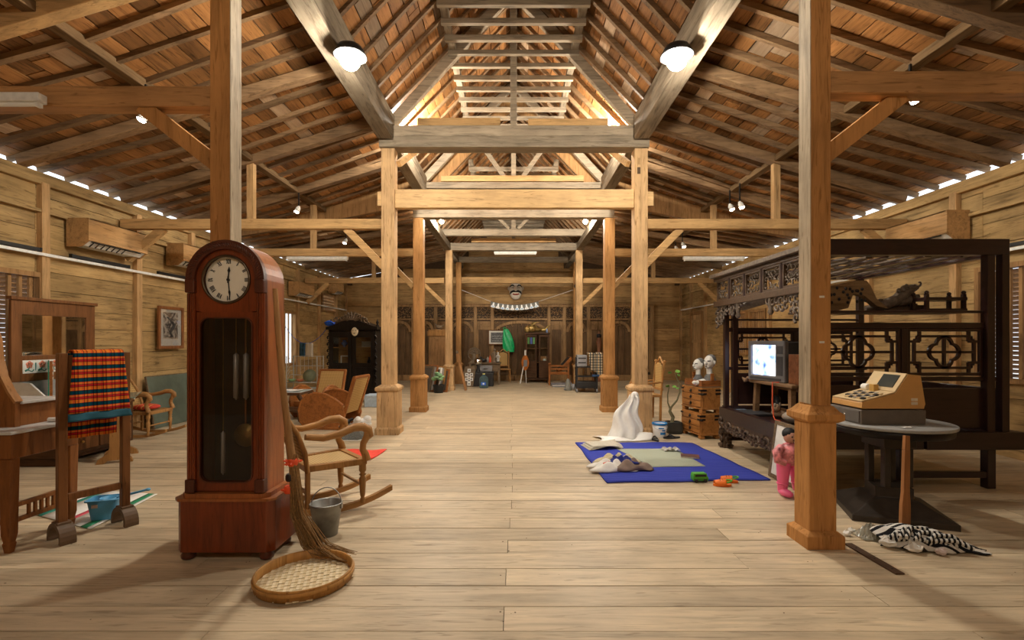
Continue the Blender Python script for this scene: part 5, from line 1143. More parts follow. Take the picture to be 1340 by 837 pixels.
t = thing('keyboard', 'white-keyed electronic keyboard lying on the floor', 'keyboard', (1.50, 15.10, 0), .05); m = M(); m.prism([(-.2,0),(.2,0),(.2,.10),(.05,.07),(-.2,.035)], -.33, .33, 'yz'); obj('body', m, GREYP, t)
for k in range(16): m = M(); x = -.31+k*.039; m.box((x+.001,-.19,.036), (x+.037,-.03,.052)); obj('white_key', m, WHITEC, t)
for k in range(15):
    if k % 7 not in (2, 6): m = M(); x = -.29+k*.039; m.box((x,-.11,.052), (x+.02,-.03,.064)); obj('black_key', m, BLACKP, t)
t = thing('vacuum', 'small grey appliance on the floor between the keyboard and trolley', 'appliance', (1.55, 13.9, 0)); m = M(); m.lathe([(.10,0),(.12,.03),(.09,.10),(.07,.22),(.05,.30),(.0,.34)], n=14); obj('body', m, flat('grey appliance', (.16,.16,.14), .5), t); m = M(); m.sph((.16,-.02,.10), (.07,.08,.09), 10, 8); obj('motor', m, GREYP, t); m = M(); m.tube([(-.12,-.1,.03),(-.04,-.02,.08),(.0,0,.3)], .02, 6); obj('hose', m, GREYP, t)
# trolley with a printed cloth
t = thing('trolley', 'black wheeled trolley with equipment under a printed cloth', 'trolley', (2.0, 13.45, 0), -.05)
for sx in (-1, 1):
    for y in (-.2,.2):
        m = M(); m.box((sx*.27-.02,y-.02,.09), (sx*.27+.02,y+.02,.95)); obj('post', m, BLACKP, t)
        m = M(); m.lathe([(.0,-.02),(.055,-.02),(.055,.02),(0,.02)], (0,0,0), 14, 'x'); m.v = [(p[0]+sx*.27,p[1]+y,p[2]+.055) for p in m.v]; wh = obj('wheel', m, GREYP, t)
for z in (.12,.42,.68): m = M(); m.box((-.29,-.22,z), (.29,.22,z+.03)); obj('shelf', m, BLACKP, t)
m = M(); m.box((-.26,-.2,.15), (.26,.2,.30)); obj('amplifier', m, BLACKP, t, bevel=.01); m = M(); m.box((-.27,-.24,.71), (.0,.2,1.02)); obj('grey_panel', m, GREYP, t, bevel=.02)
for z in (.80,.92): m = M(); m.box((-.24,-.25,z), (-.03,-.238,z+.03)); obj('panel_slot', m, BLACKP, t)
PRN = bands('printed cloth', 'x', .09, [(0,(.03,.03,.03)),(.3,(.50,.46,.36)),(.55,(.45,.26,.10)),(.7,(.03,.03,.03)),(.85,(.55,.5,.4))], .85, 'z', .07, [(0,(1,1,1)),(.5,(.35,.35,.36))], .9)
t2 = thing('printed_cloth', 'black white and ochre printed cloth draped over the trolley', 'cloth', (2.07, 13.45, 0), -.05); m = M(); m.grid(lambda a, b: (-.05+.40*a+.08*b*(1-a), -.265-.02*math.sin(a*9), 1.06+.03*math.sin(a*6)-.62*b*(.75+.25*a)), 14, 10); m.grid(lambda a, b: (-.05+.40*a, -.26+.46*b, 1.06+.03*math.sin(a*6+b*3)), 12, 8); obj('front_fall', m, PRN, t2, solid=.01); m = M(); m.grid(lambda a, b: (.06+.34*a, -.28-.02*math.sin(a*9), .50-.06*b), 10, 3); obj('blue_hem', m, flat('hem blue', (.03,.07,.16), .8), t2, solid=.01)
t = thing('carved_pole', 'slim turned and painted wooden post standing by the partition', 'pole', (2.95, 16.9, 0)); m = M(); m.lathe([(.10,0),(.10,.05),(.05,.1),(.06,.5),(.04,.55),(.08,.9),(.05,1.0),(.09,1.4),(.06,1.5),(.08,1.6),(.03,1.7),(0,1.75)], n=12); obj('pole', m, wood('newel wood', (.28,.12,.06), .5, 'z', .5, 0), t); m = M(); m.sph((0,0,1.58), .09, 10, 8); obj('knob', m, BLACKP, t)
t = thing('side_table', 'slim-legged brown table behind the covered trolley', 'table', (2.62, 14.4, 0)); m = M(); m.box((-.3,-.2,.72), (.3,.2,.75)); obj('tabletop', m, BROWN, t)
for sx in (-1, 1):
    for y in (-.17,.17): m = M(); m.bar((sx*.27,y,0), (sx*.27,y,.72), .03, .03); obj('leg', m, BROWN, t)
# plank door at the far end of the wall over the bed side
m = M(); m.ring([(15.28,0),(16.32,0),(16.32,2.35),(15.28,2.35)], [(15.38,.02),(16.22,.02),(16.22,2.25),(15.38,2.25)], 5.88, 5.97, 'yz'); dr = struct('door_1', m, WFR, bevel=.008)
for k in range(5): m = M(); m.box((5.925,15.38+k*.168+.003,.02), (5.955,15.38+(k+1)*.168-.003,2.25)); obj('board', m, STUD, dr)
for z in (.5,1.35,2.0): m = M(); m.box((5.905,15.40,z), (5.926,16.20,z+.09)); obj('batten', m, STUD, dr)
# ================================================================ BED SIDE
LAC = wood('dark red lacquer', (.030,.012,.010), .5, 'x', .3, 0, 1.2, bump=.03, spec=.5)
LACV = wood('dark red lacquer v', (.030,.012,.010), .5, 'z', .3, 0, 1.2, bump=.03, spec=.5)
CARV = flat('carved dark brown', (.075,.045,.026), .45, noise=.3, sc=30)
CARVL = flat('carved grey brown', (.13,.10,.075), .5, noise=.4, sc=30)
BX0, BX1, BY0, BY1 = 2.82, 4.60, 4.66, 6.44
t = thing('carved_bed', 'dark lacquered canopy bed with fretwork ends and carved canopy frieze', 'bed', (BX0, BY0, 0))
WD, LN = BX1-BX0, BY1-BY0
def bp(name, m, mat=LAC, par=None, bev=.006): return obj(name, m, mat, par or t, bevel=bev)
bp('platform', M().box((.0,0,.44), (WD,LN,.50)))
bp('end_rail', M().box((-.05,-.09,.385), (1.02,.02,.55))); bp('end_rail', M().box((1.03,-.11,.385), (WD+.17,.0,.55))); bp('end_rail', M().box((-.05,LN-.02,.385), (WD+.1,LN+.06,.55)))
bp('front_rail', M().box((-.08,-.09,.37), (.02,LN+.08,.53))); bp('back_rail', M().box((WD,0,.385), (WD+.08,LN,.55)))
for x, y in ((.88,0),(WD-.07,0),(WD-.07,LN-.06),(.88,LN-.06)): bp('leg', M().box((x-.04,y-.03,0), (x+.04,y+.05,.40)))
bp('stretcher', M().box((.9,-.02,.10), (WD-.1,.03,.16))); bp('stretcher', M().box((0,LN-.05,.10), (WD-.1,LN,.15)))
for y in (-.02, LN): 
    m = M(); m.box((-.07,y-.04,0), (.04,y+.06,.385)); lg = bp('carved_leg', m, CARV); m = M()
    for k in range(6): spiral(m, y+.01, .05+k*.062, .05, -.085, 1 if k % 2 else -1, 8, .022, k, 'yz'); spiral(m, -.01, .05+k*.062, .05, y-.05, 1 if k % 2 else -1, 8, .022, k)
    bp('leg_carving', m, CARV, lg, 0)
m = M(); m.box((-.075,.05,.26), (-.05,LN-.05,.38))
n = 22
for k in range(n): y = .08+k*(LN-.16)/(n-1); a = abs(2*k/(n-1)-1); spiral(m, y, .31-.03*(1-a), .062, -.08, 1 if k % 2 else -1, 9, .022, k, 'yz'); spiral(m, y+.03, .25+.03*a, .045, -.08, -1 if k % 2 else 1, 7, .018, k, 'yz')
bp('carved_apron', m, CARV, None, 0)
# corner posts
for x, y, h, w_ in ((-.02,LN,1.98,.06),(.09,LN,1.98,.07),(.0,0,2.2,.07),(WD-.10,-.02,2.22,.075),(WD+.02,-.04,2.22,.07),(WD-.04,LN,2.22,.07)): bp('corner_post', M().box((x-w_/2,y-w_/2,.50), (x+w_/2,y+w_/2,h)), LACV)
TZ = 2.21
bp('canopy_rail', M().box((-.06,-.07,TZ), (WD+.06,.03,TZ+.15))); bp('canopy_rail', M().box((-.06,LN-.03,TZ), (WD+.06,LN+.05,TZ+.12))); bp('canopy_rail', M().box((WD-.04,0,TZ), (WD+.05,LN,TZ+.12))); 
bp('canopy_cornice', M().box((-.16,-.10,TZ+.03), (.03,LN+.22,TZ+.08)), CARVL)
for k in range(14): x = .10+k*(WD-.15)/14; bp('canopy_lath', M().bar((x+R.uniform(-.05,.05),.03,TZ-.01+R.uniform(0,.03)), (x+R.uniform(-.05,.05),LN-.03,TZ-.01+R.uniform(0,.03)), R.choice((.03,.06,.09)), .015), CARVL if k % 3 else LAC, None, 0)
for k in range(6): y = .25+k*.27; bp('canopy_lath', M().bar((.02,y+R.uniform(-.1,.1),TZ+.05), (WD-.02,y+R.uniform(-.1,.1),TZ+.04), .05, .02), CARVL, None, 0)
# fretwork ends
def fret(x0, x1, z0, z1, y):
    m = M(); B = .024
    def hb(z, a, b): m.box((a,y-.012,z-B/2), (b,y+.012,z+B/2))
    def vb(x, a, b): m.box((x-B/2,y-.011,a), (x+B/2,y+.011,b))
    m.ring([(x0,z0),(x1,z0),(x1,z1),(x0,z1)], [(x0+.03,z0+.03),(x1-.03,z0+.03),(x1-.03,z1-.03),(x0+.03,z1-.03)], y-.016, y+.016)
    fr = bp('fretwork', m, LACV); m = M()
    cx, cz = (x0+x1)/2, (z0+z1)/2; s = .125; i = .055
    hb(z1-i-.02, x0+s, x1-s); hb(z0+i+.02, x0+s, x1-s); vb(x0+i+.02, z0+s, z1-s); vb(x1-i-.02, z0+s, z1-s)
    for sx in (-1, 1):
        ex = x0 if sx < 0 else x1
        for sz in (-1, 1):
            ez = z0 if sz < 0 else z1
            a, b = sorted((ex-sx*.03, ex-sx*s)); hb(ez-sz*s, a, b); a, b = sorted((ez-sz*.03, ez-sz*s)); vb(ex-sx*s, a, b)
            m.tube([(ex-sx*s,y,ez-sz*(i+.02)),(ex-sx*(s-.03),y,ez-sz*(i+.025)),(ex-sx*(i+.04),y,ez-sz*(i+.05)),(ex-sx*(i+.022),y,ez-sz*(s-.02)),(ex-sx*(i+.02),y,ez-sz*s)], .012, 4)
    r_ = .135; rr = lambda a: .068*math.cos((a+PI/4) % (PI/2)-PI/4)+math.sqrt(.076**2-(.068*math.sin((a+PI/4) % (PI/2)-PI/4))**2)
    ou = [(cx+(rr(2*PI*k/48)+.014)*math.cos(2*PI*k/48), cz+(rr(2*PI*k/48)+.014)*math.sin(2*PI*k/48)) for k in range(48)]; inn = [(cx+(rr(2*PI*k/48)-.014)*math.cos(2*PI*k/48), cz+(rr(2*PI*k/48)-.014)*math.sin(2*PI*k/48)) for k in range(48)]
    m.ring(ou, inn, y-.012, y+.012); hb(cz, x0+i+.02, x1-i-.02); vb(cx, z0+i+.02, z1-i-.02)
    bp('fret_pattern', m, LACV, fr, 0)
for y in (0, LN):
    fret(.06, .86, 1.07, 1.52, y); fret(.92, WD-.14, 1.07, 1.52, y)
    bp('fret_rail', M().box((.0,y-.025,1.52), (WD-.06,y+.025,1.575))); bp('fret_rail', M().box((.0,y-.02,1.665), (WD-.06,y+.02,1.69))); bp('fret_rail', M().box((.0,y-.025,1.02), (WD+.04,y+.025,1.06)))
    for x in (.89,): bp('middle_post', M().box((x-.03,y-.025,.55), (x+.03,y+.025,1.52)), LACV)
    bp('lower_panel', M().box((.98,y-.012,.57), (WD-.13,y+.012,.95))); bp('lower_panel', M().box((.05,y-.012,.57), (.84,y+.012,.98)))
bp('back_panel', M().box((WD-.01,.0,.55), (WD+.01,LN,.95)))
# carved canopy front
for k in range(5):
    y0, y1 = -.05+k*.40, -.05+k*.40+.36
    m = M(); m.ring([(y0,1.93),(y1,1.93),(y1,2.20),(y0,2.20)], [(y0+.025,1.955),(y1-.025,1.955),(y1-.025,2.175),(y0+.025,2.175)], -.09, -.05, 'yz'); p_ = bp('frieze_panel', m, CARV, None, 0)
    m = M()
    for a in range(5):
        for b in range(3): spiral(m, y0+.05+a*.065, 1.99+b*.072, .038, -.068, R.choice((-1,1)), 7, .011, R.uniform(0,6), 'yz')
    bp('frieze_carving', m, CARVL, p_, 0)
    if k < 4: m = M(); m.lathe([(.035,-.13),(.03,.0),(.035,.13)], (-.07,y1+.02,2.065), 8); bp('frieze_knob', m, LAC, None, 0)
bp('frieze_rail', M().box((-.10,-.05,1.86), (-.04,LN+.22,1.93)), CARV); bp('frieze_rail', M().box((-.10,-.05,2.195), (-.04,LN+.22,TZ+.03)), CARV)
for y0, y1, d in ((LN-.50,LN+.16,1), (.0,.62,-1)):
    m = M()
    for a in range(8):
        q = a/7; y = y0+(y1-y0)*q; dep = .05+.20*(q if d > 0 else 1-q)**2
        z = 1.85
        while z > 1.85-dep: spiral(m, y, z-.03, .05, -.07, R.choice((-1,1)), 8, .016, R.uniform(0,6), 'yz'); z -= .065
    ys = y0+.05 if d > 0 else y1-.05
    m.lathe([(.015,-.12),(.035,-.09),(.02,-.06),(.03,-.02),(.02,.1)], (-.07,ys,1.80), 8)
    bp('carved_bracket', m, CARVL, None, 0)
bp('log_beam', M().tube([(.25,LN+.1,1.86),(.2,.9,1.92),(.15,.4,1.94)], .055, 8), CARVL, None, 0)
bp('shelf_board', M().box((.05,.05,1.675), (WD-.12,.46,1.695)), OLD); 
# pieces lying on the bed shelf
t = thing('pierced_carving', 'pierced leopard-spotted carved panel lying on the bed canopy shelf', 'carving', (3.28, 4.86, 1.696))
m = M(); m.prism([(-.32,.02),(-.10,.0),(.02,.03),(.07,.17),(.18,.15),(.30,.05),(.42,.02),(.30,.12),(.24,.25),(.20,.30),(.08,.30),(-.12,.25),(-.32,.21)], -.04, .04)
obj('panel', m, wood('pale carved wood', (.25,.165,.085), .5, 'x', .55, 0), t, bevel=.02); m = M()
for k in range(26): m.sph((-.28+.53*R.random(), -.045, .06+.15*R.random()+.02), (.016,.006,.016), 7, 5)
obj('pierced_holes', m, INK, t)
t = thing('dragon_carving', 'carved dragon head ornament pointing along the bed shelf', 'carving', (3.88, 4.95, 1.696)); m = M(); m.tube([(-.32,0,.03),(-.15,0,.06),(0,0,.12),(.10,0,.22),(.2,0,.25)], [.02,.05,.06,.06,.03], 8); m.tube([(.0,0,.10),(.12,0,.12),(.22,0,.16)], [.05,.05,.02], 8); obj('body', m, CARVL, t); m = M()
for k in range(5): spiral(m, -.02+k*.05, .20+.02*k, .035, -.04, 1, 7, .013, k)
obj('mane', m, CARVL, t)
t = thing('carved_plank', 'long dark carved plank lying on the bed shelf', 'carving', (3.98, 5.02, 1.696)); m = M(); m.box((-.35,-.04,0), (.22,.04,.07)); obj('board', m, CARV, t); m = M()
for k in range(8): spiral(m, -.3+k*.06, .09, .04, -.03, 1 if k % 2 else -1, 7, .014, k)
obj('scrollwork', m, CARV, t)
t = thing('small_table_frame', 'small dark open wooden frame with knobbed corners on the bed shelf', 'stool', (4.20, 4.84, 1.696)); m = M(); m.box((-.2,-.1,.10), (.2,.1,.13)); m.box((-.2,-.1,0), (.2,.1,.02)); obj('top', m, LAC, t)
for sx in (-1, 1):
    for sy in (-1, 1): m = M(); m.box((sx*.18-.015,sy*.08-.015,.02), (sx*.18+.015,sy*.08+.015,.16)); m.sph((sx*.18,sy*.08,.175), .02, 8, 6); obj('leg', m, LAC, t)
# bench, television and things on the bed platform
BENCHW = wood('worn bench wood', (.24,.14,.07), .6, 'x', .6, 0)
t = thing('wooden_bench', 'worn wooden bench standing on the bed under the television', 'bench', (3.16, 5.74, .501), 1.60)
m = M(); m.box((-.45,-.17,.38), (.45,.17,.42)); obj('bench_top', m, BENCHW, t, bevel=.01)
for sx in (-1, 1):
    for sy in (-1, 1): m = M(); m.bar((sx*.38,sy*.12,0), (sx*.36,sy*.11,.38), .055, .055); obj('leg', m, BENCHW, t)
m = M(); m.box((-.38,-.13,.31), (.38,-.10,.38)); obj('apron', m, BENCHW, t)
TVG = flat('silver grey plastic', (.16,.16,.165), .4, .1, noise=0); TVB = flat('dark grey plastic', (.045,.045,.05), .5, noise=0)
t = thing('television', 'boxy silver grey television with glowing screen on the worn bench', 'television', (3.20, 5.86, .922), -1.38)
m = M(); m.ring([(-.32,.0),(.30,.0),(.30,.48),(-.32,.48)], [(-.27,.07),(.15,.07),(.15,.43),(-.27,.43)], -.20, -.14); obj('front_frame', m, TVG, t, bevel=.012)
m = M(); m.prism([(-.31,.01),(.29,.01),(.29,.47),(-.31,.47)], -.14, .0); m.prism([(-.24,.03),(.22,.03),(.20,.42),(-.22,.42)], 0, .24); obj('rear_case', m, TVB, t, bevel=.02)
def screen():
    m, nt, b = nodes('television picture'); L = nt.links.new; nt.nodes.remove(b)
    tc = N(nt, 'ShaderNodeTexCoord'); n1 = N(nt, 'ShaderNodeTexNoise'); n1.inputs['Scale'].default_value = 6; n1.inputs['Detail'].default_value = 2; L(tc.outputs['Object'], n1.inputs['Vector'])
    r = ramp(nt, [(.36,(.05,.09,.5)),(.46,(.35,.5,1)),(.56,(1,1,1))]); L(n1.outputs[0], r.inputs[0]); e = N(nt, 'ShaderNodeEmission'); e.inputs[1].default_value = 3.2; L(r.outputs[0], e.inputs[0]); L(e.outputs[0], nt.nodes['Material Output'].inputs[0]); return m
m = M(); m.grid(lambda a, b: (-.275+.43*a, -.165-.02*math.sin(PI*a)*math.sin(PI*b), .065+.37*b), 8, 8); obj('screen', m, screen(), t)
m = M(); m.box((.185,-.206,.08), (.275,-.198,.30)); m.box((.185,-.206,.33), (.275,-.198,.42)); obj('speaker_grille', m, TVB, t); m = M(); m.box((-.28,-.206,.02), (.25,-.2,.045)); obj('control_strip', m, TVB, t)
m = M(); m.box((-.15,-.10,0), (.15,.10,.33)); tag(obj('brown_box', m, wood('box red brown', (.20,.075,.03), .6, 'x', .5, 0), loc=(3.24, 5.40, .922), bevel=.006), 'red-brown wooden box on the bench beside the television', 'box')
m = M(); m.tube([(3.04,5.60,.925),(2.965,5.60,.93),(2.955,5.58,.7),(2.95,5.55,.55),(2.94,5.5,.515),(2.95,5.4,.512)], .007, 6); tag(obj('power_cord', m, flat('red orange cable', (.65,.08,.02), .5)), 'orange power cord hanging from the television to the bed', 'cord')
t = thing('laptop', 'closed black laptop at the edge of the bed platform', 'laptop', (2.94, 6.02, .501), .05); m = M(); m.box((-.14,-.2,0), (.14,.2,.018)); obj('base', m, BLACKP, t, bevel=.004); m = M(); m.box((-.14,-.2,.019), (.14,.2,.03)); obj('lid', m, TVB, t, bevel=.004)
m = M(); m.box((-.1,-.16,0), (.1,.16,.008)); tag(obj('magazine', m, flat('magazine blue', (.25,.35,.5), .4), loc=(2.95,6.34,.501), rot=(0,0,.4)), 'thin blue-white magazine beside the closed laptop', 'magazine')
PIL = flat('grey beige cushion fabric', (.34,.29,.24), .9, bump=.2)
t = thing('grey_cushion', 'wrinkled grey-beige cushion lying on the bed platform', 'cushion', (3.12, 5.30, .501)); m = M(); m.sph((0,0,.075), (.20,.15,.075), 16, 10); m.tube([(-.12,0,.14),(0,.02,.155),(.12,-.02,.13)], .012, 6); obj('cover', m, PIL, t)
t = thing('plush_toy', 'small cream plush animal with dark eye by the cushion', 'toy', (2.97, 4.95, .501)); m = M(); m.sph((0,0,.07), (.09,.08,.075), 12, 8); m.sph((.0,-.06,.13), (.06,.055,.055), 10, 8); m.sph((-.03,-.1,.10), (.035,.03,.025), 8, 6); obj('body', m, flat('cream plush', (.55,.50,.42), .9), t); m = M(); m.sph((-.045,-.10,.15), .016, 8, 6); obj('eye', m, INK, t)
t = thing('second_plush', 'brown plush animal behind the cushion under the bench', 'toy', (3.12, 5.72, .501)); m = M(); m.sph((0,0,.06), (.10,.09,.06), 12, 8); m.sph((-.07,-.04,.12), .05, 10, 8); obj('body', m, flat('brown plush', (.32,.21,.13), .9), t); m = M(); m.sph((-.10,-.07,.16), (.015,.01,.025), 6, 5); m.sph((-.04,-.07,.17), (.015,.01,.025), 6, 5); obj('ears', m, PIL, t)
t = thing('toy_roller', 'black toy wheel standing on the bed under the bench', 'wheel', (3.22, 5.98, .62), 1.2)
m = M(); m.lathe([(.05,-.03),(.10,-.035),(.115,-.02),(.115,.02),(.10,.035),(.05,.03),(.05,-.03)], n=20, ax='y'); obj('tyre', m, BLACKP, t); m = M(); m.lathe([(0,-.02),(.055,-.02),(.055,.02),(0,.02)], n=16, ax='y'); obj('hub', m, TVB, t)
m = M(); m.grid(lambda a, b: (-.2+.4*a, -.12+.24*b, .04*math.sin(a*7+b*3)*math.sin(b*8)+.05), 10, 8); tag(obj('folded_cloth', m, flat('folded brown cloth', (.30,.18,.10), .9), loc=(3.20,6.34,.86), solid=.02), 'crumpled brown cloth bundle beyond the television', 'cloth')

# ---- round table, cash register, leaning bat
t = thing('round_table', 'round grey-topped table on a dark pillared pedestal', 'table', (3.08, 4.02, 0))
m = M(); m.lathe([(0,.715),(.430,.715),(.436,.722),(.436,.738),(.430,.742),(0,.742)], n=48); obj('grey_top', m, flat('grey laminate', (.30,.30,.29), .3, noise=.08), t)
m = M(); m.lathe([(0,.655),(.40,.655),(.415,.665),(.42,.714),(0,.714)], n=48); obj('rim', m, BLACKW, t)
PED = flat('dark pedestal', (.032,.024,.018), .4, noise=.2)
m = M(); m.cb((0,0,.60), (.26,.26,.11)); obj('upper_block', m, PED, t, bevel=.006)
for sx in (-1, 1):
    for sy in (-1, 1): m = M(); m.cb((sx*.09,sy*.09,.39), (.05,.05,.32)); obj('pillar', m, PED, t, bevel=.005)
m = M(); s_ = 1.41421; m.lathe([(.34*s_,0),(.34*s_,.045),(.30*s_,.06),(.16*s_,.14),(.13*s_,.15),(.13*s_,.23)], n=4, sm=False); m.xf(Matrix.Rotation(PI/4-.35, 4, 'Z')); obj('stepped_base', m, PED, t, bevel=.006)
REG = flat('tan register plastic', (.55,.30,.10), .4, noise=.04); REGF = flat('beige register plastic', (.60,.45,.25), .4, noise=.04)
t = thing('cash_register', 'old tan cash register with keys and sloped display on the round table', 'cash register', (2.98, 4.02, .743), .0)
m = M(); m.box((-.25,-.18,.0), (.26,.20,.115)); obj('drawer_case', m, flat('register drawer grey', (.13,.11,.09), .45, noise=.1), t, bevel=.006); m = M(); m.box((-.258,-.165,.012), (-.249,.185,.105)); dw = obj('cash_drawer', m, flat('register drawer face', (.10,.09,.08), .45), t, bevel=.004); m = M(); m.lathe([(0,-.266),(.010,-.266),(.010,-.258)], (0,0,.06), 10, 'x'); obj('lock', m, CHROME, dw)
m = M(); m.prism([(-.24,.125),(.25,.125),(.262,.16),(.225,.385),(.13,.395),(.03,.245),(-.235,.175)], -.17, .19); obj('housing', m, REG, t, bevel=.008)
m = M(); m.prism([(-.236,.178),(.028,.248),(.026,.256),(-.238,.186)], -.165, .185); m.prism([(.032,.252),(.128,.396),(.12,.402),(.024,.258)], -.165, .185); obj('fascia', m, REGF, t, bevel=.003)
m = M(); m.prism([(.044,.284),(.108,.380),(.101,.385),(.037,.289)], -.12, .05); obj('display', m, flat('register display', (.05,.055,.05), .15, noise=0), t)
for r_ in range(5):
    for k in range(6):
        if (r_, k) in ((0,5),): continue
        x = -.20+r_*.034; y = -.13+k*.045; z = .197+(x+.20)*.265; m = M(); m.cb((0,0,0), (.024,.034,.018)); obj('key', m, (INK, REGF, flat('key grey', (.3,.28,.25), .5))[(r_+k) % 3], t, loc=(x,y,z), rot=(0,-.26,0))
m = M(); m.tube([(.0,.08,.27),(.005,.15,.27)], .028, 10); obj('paper_roll', m, WHITEC, t); m = M(); m.box((-.02,.0,.24), (.02,.05,.30)); obj('receipt_slot', m, flat('amber plastic', (.5,.3,.08), .3), t)
for z in (.155,.185): m = M(); m.box((.15,-.1725,z), (.20,-.1695,z+.022)); obj('sticker', m, flat('pale sticker', (.62,.55,.42), .6), t)
m = M(); m.grid(lambda a, b: (-.04+.08*a, -.02+.04*b, .004+.008*math.sin(a*5)*math.sin(b*4)), 5, 4); tag(obj('paper_scrap', m, WHITEC, loc=(2.98,3.70,.743), solid=.002), 'scrap of white paper on the round table edge', 'paper')
t = thing('wooden_bat', 'brown flat wooden bat leaning upright against the round table', 'bat', (2.765, 3.46, 0), rot=(-.10, .10, .0)); BAT = wood('bat wood', (.34,.15,.055), .65, 'z', .45, 0); m = M(); m.prism([(-.032,.008),(.032,.008),(.030,.24),(.022,.32),(.019,.62),(-.019,.62),(-.022,.32),(-.030,.24)], -.014, .014); obj('blade', m, BAT, t, bevel=.006); m = M(); m.prism([(-.019,.62),(.019,.62),(.016,.725),(-.016,.725)], -.013, .013); obj('grip', m, BAT, t, bevel=.005)
# ---- striped bundle, tissues, floor strip
STR = bands('black white stripes', 'x', .030, [(0,(.62,.60,.55)),(.5,(.012,.012,.014))], .85)
t = thing('striped_cloth', 'crumpled black and white striped cloth on the floor before the round table', 'cloth', (2.80, 3.35, 0), -.35)
def heap(a, b):
    x = -.28+.62*a; y = (b-.5)*(.26-.17*max(0,a-.45)/.55); q = math.sin(PI*b)**.7*math.sin(PI*min(1,a*1.0+.05))**.6*(1.25-.9*a)
    return (x+.02*math.sin(b*9+a*5), y+.015*math.sin(a*17), .008+.125*q+.016*q*math.sin(a*23+b*14))
m = M(); m.grid(heap, 44, 22); tip = obj('folds', m, bands('striped folds', 'y', .042, [(0,(.66,.64,.60)),(.52,(.012,.012,.014))], .85, 'x', .4, [(0,(1,1,1)),(.95,(.8,.8,.8))], .3), t, solid=.008)
m = M()
for k in range(9): a = R.uniform(-.2,.1); m.tube([(a-.06,-.08-.01*k,.03+.008*k),(a,-.115+.01*k,.06+.008*k),(a+.10,-.10+.012*k,.07+.006*k),(a+.20,-.07,.04)], .014, 6)
obj('twisted_edge', m, STR, t)
CLP = flat('crumpled clear plastic', (.40,.38,.30), .15, noise=.3, trans=.4)
m = M(); m.grid(lambda a, b: (-.09+.18*a, -.08+.16*b, .008+.065*math.sin(PI*a)*math.sin(PI*b)*(1+.5*math.sin(a*13+b*11))), 10, 10, False); tag(obj('plastic_wrap', m, CLP, loc=(2.55,3.50,0)), 'crumpled clear plastic bag beside the striped cloth', 'bag')
def tissue(loc, s, label, mt=WHITEC, name='tissue', cat='tissue'):
    rr2 = random.Random(int(loc[0]*1000)); m = M(); m.sph((0,0,s*.6), (s,s*.8,s*.6), 9, 7); m.v = [(x*(1+rr2.uniform(-.3,.3)), y*(1+rr2.uniform(-.3,.3)), max(.002, z*(1+rr2.uniform(-.25,.35)))) for x, y, z in m.v]; m.s = [False]*len(m.f); tag(obj(name, m, mt, loc=loc), label, cat)
tissue((2.40,3.52,0), .028, 'small crumpled white tissue furthest from the striped cloth'); tissue((2.47,3.58,0), .026, 'small crumpled white tissue beside the post plinth and plastic bag')
tissue((2.55,3.33,0), .055, 'large crumpled white tissue touching the striped cloth'); tissue((2.66,3.25,0), .05, 'crumpled white tissue at the front of the striped cloth'); tissue((2.80,3.20,0), .035, 'flattened pinkish tissue under the striped cloth', flat('pinkish tissue', (.62,.52,.50), .9))
t = thing('iron_strip', 'flat dark iron strip on the floor from the near post plinth', 'strip', (2.31, 3.15, 0), .03); m = M(); m.box((-.028,-.22,.001), (.028,.22,.009)); obj('bar', m, flat('rusty iron', (.10,.055,.03), .6, .3, noise=.3), t); m = M()
for y in (-.16,-.02,.14): m.lathe([(0,.0105),(.006,.0105),(.006,.009)], (0,y,0), 8)
obj('nail_hole', m, INK, t)
# ---- framed board and inflatable doll behind the near post
t = thing('leaning_whiteboard', 'brown-framed white board leaning on the bed behind the pink doll', 'board', (2.655, 4.82, 0.004), rot=(0, .13, 0)); m = M(); m.ring([(-.26,0),(.26,0),(.26,.58),(-.26,.58)], [(-.22,.04),(.22,.04),(.22,.54),(-.22,.54)], -.015, .015, 'yz'); obj('frame', m, OLD, t, bevel=.004); m = M(); m.box((-.008,-.22,.04), (.006,.22,.54)); obj('white_panel', m, WHITEC, t)
PINK = flat('pink vinyl', (.85,.13,.30), .3, noise=.03, spec=.6); FLOR = flat('pink floral vinyl', (.75,.20,.22), .35, noise=.75, sc=22)
t = thing('inflatable_doll', 'pink inflatable doll with boots and floral top behind the near post', 'toy', (2.52, 4.46, 0), .2)
for s in (-1, 1):
    m = M(); m.tube([(s*.065,0,.30),(s*.07,-.0,.20),(s*.075,0,.10),(s*.08,.0,.04)], [.062,.055,.045,.04], 12); m.sph((s*.085,-.045,.036), (.042,.085,.036), 12, 8); m.tube([(s*.075+.047*math.cos(k*PI/8),.047*math.sin(k*PI/8),.11) for k in range(16)], .006, 5, True); obj('leg', m, PINK, t)
m = M(); m.sph((0,0,.37), (.12,.085,.11), 16, 12); obj('torso', m, FLOR, t)
for s in (-1, 1): m = M(); m.tube([(s*.09,0,.43),(s*.15,-.02,.40),(s*.155,-.04,.33),(s*.10,-.07,.31)], [.04,.042,.04,.03], 10); obj('arm', m, FLOR, t)
m = M(); m.sph((0,0,.53), (.055,.055,.065), 12, 10); obj('head', m, flat('doll face', (.55,.30,.22), .4), t); m = M(); m.sph((0,.012,.555), (.06,.058,.055), 12, 8); hd = obj('hair', m, INK, t)
m = M(); m.sph((-.02,-.052,.535), (.007,.005,.009), 6, 5); m.sph((.02,-.052,.535), (.007,.005,.009), 6, 5); m.sph((0,-.053,.505), (.015,.005,.005), 6, 5); obj('face_marks', m, INK, t)
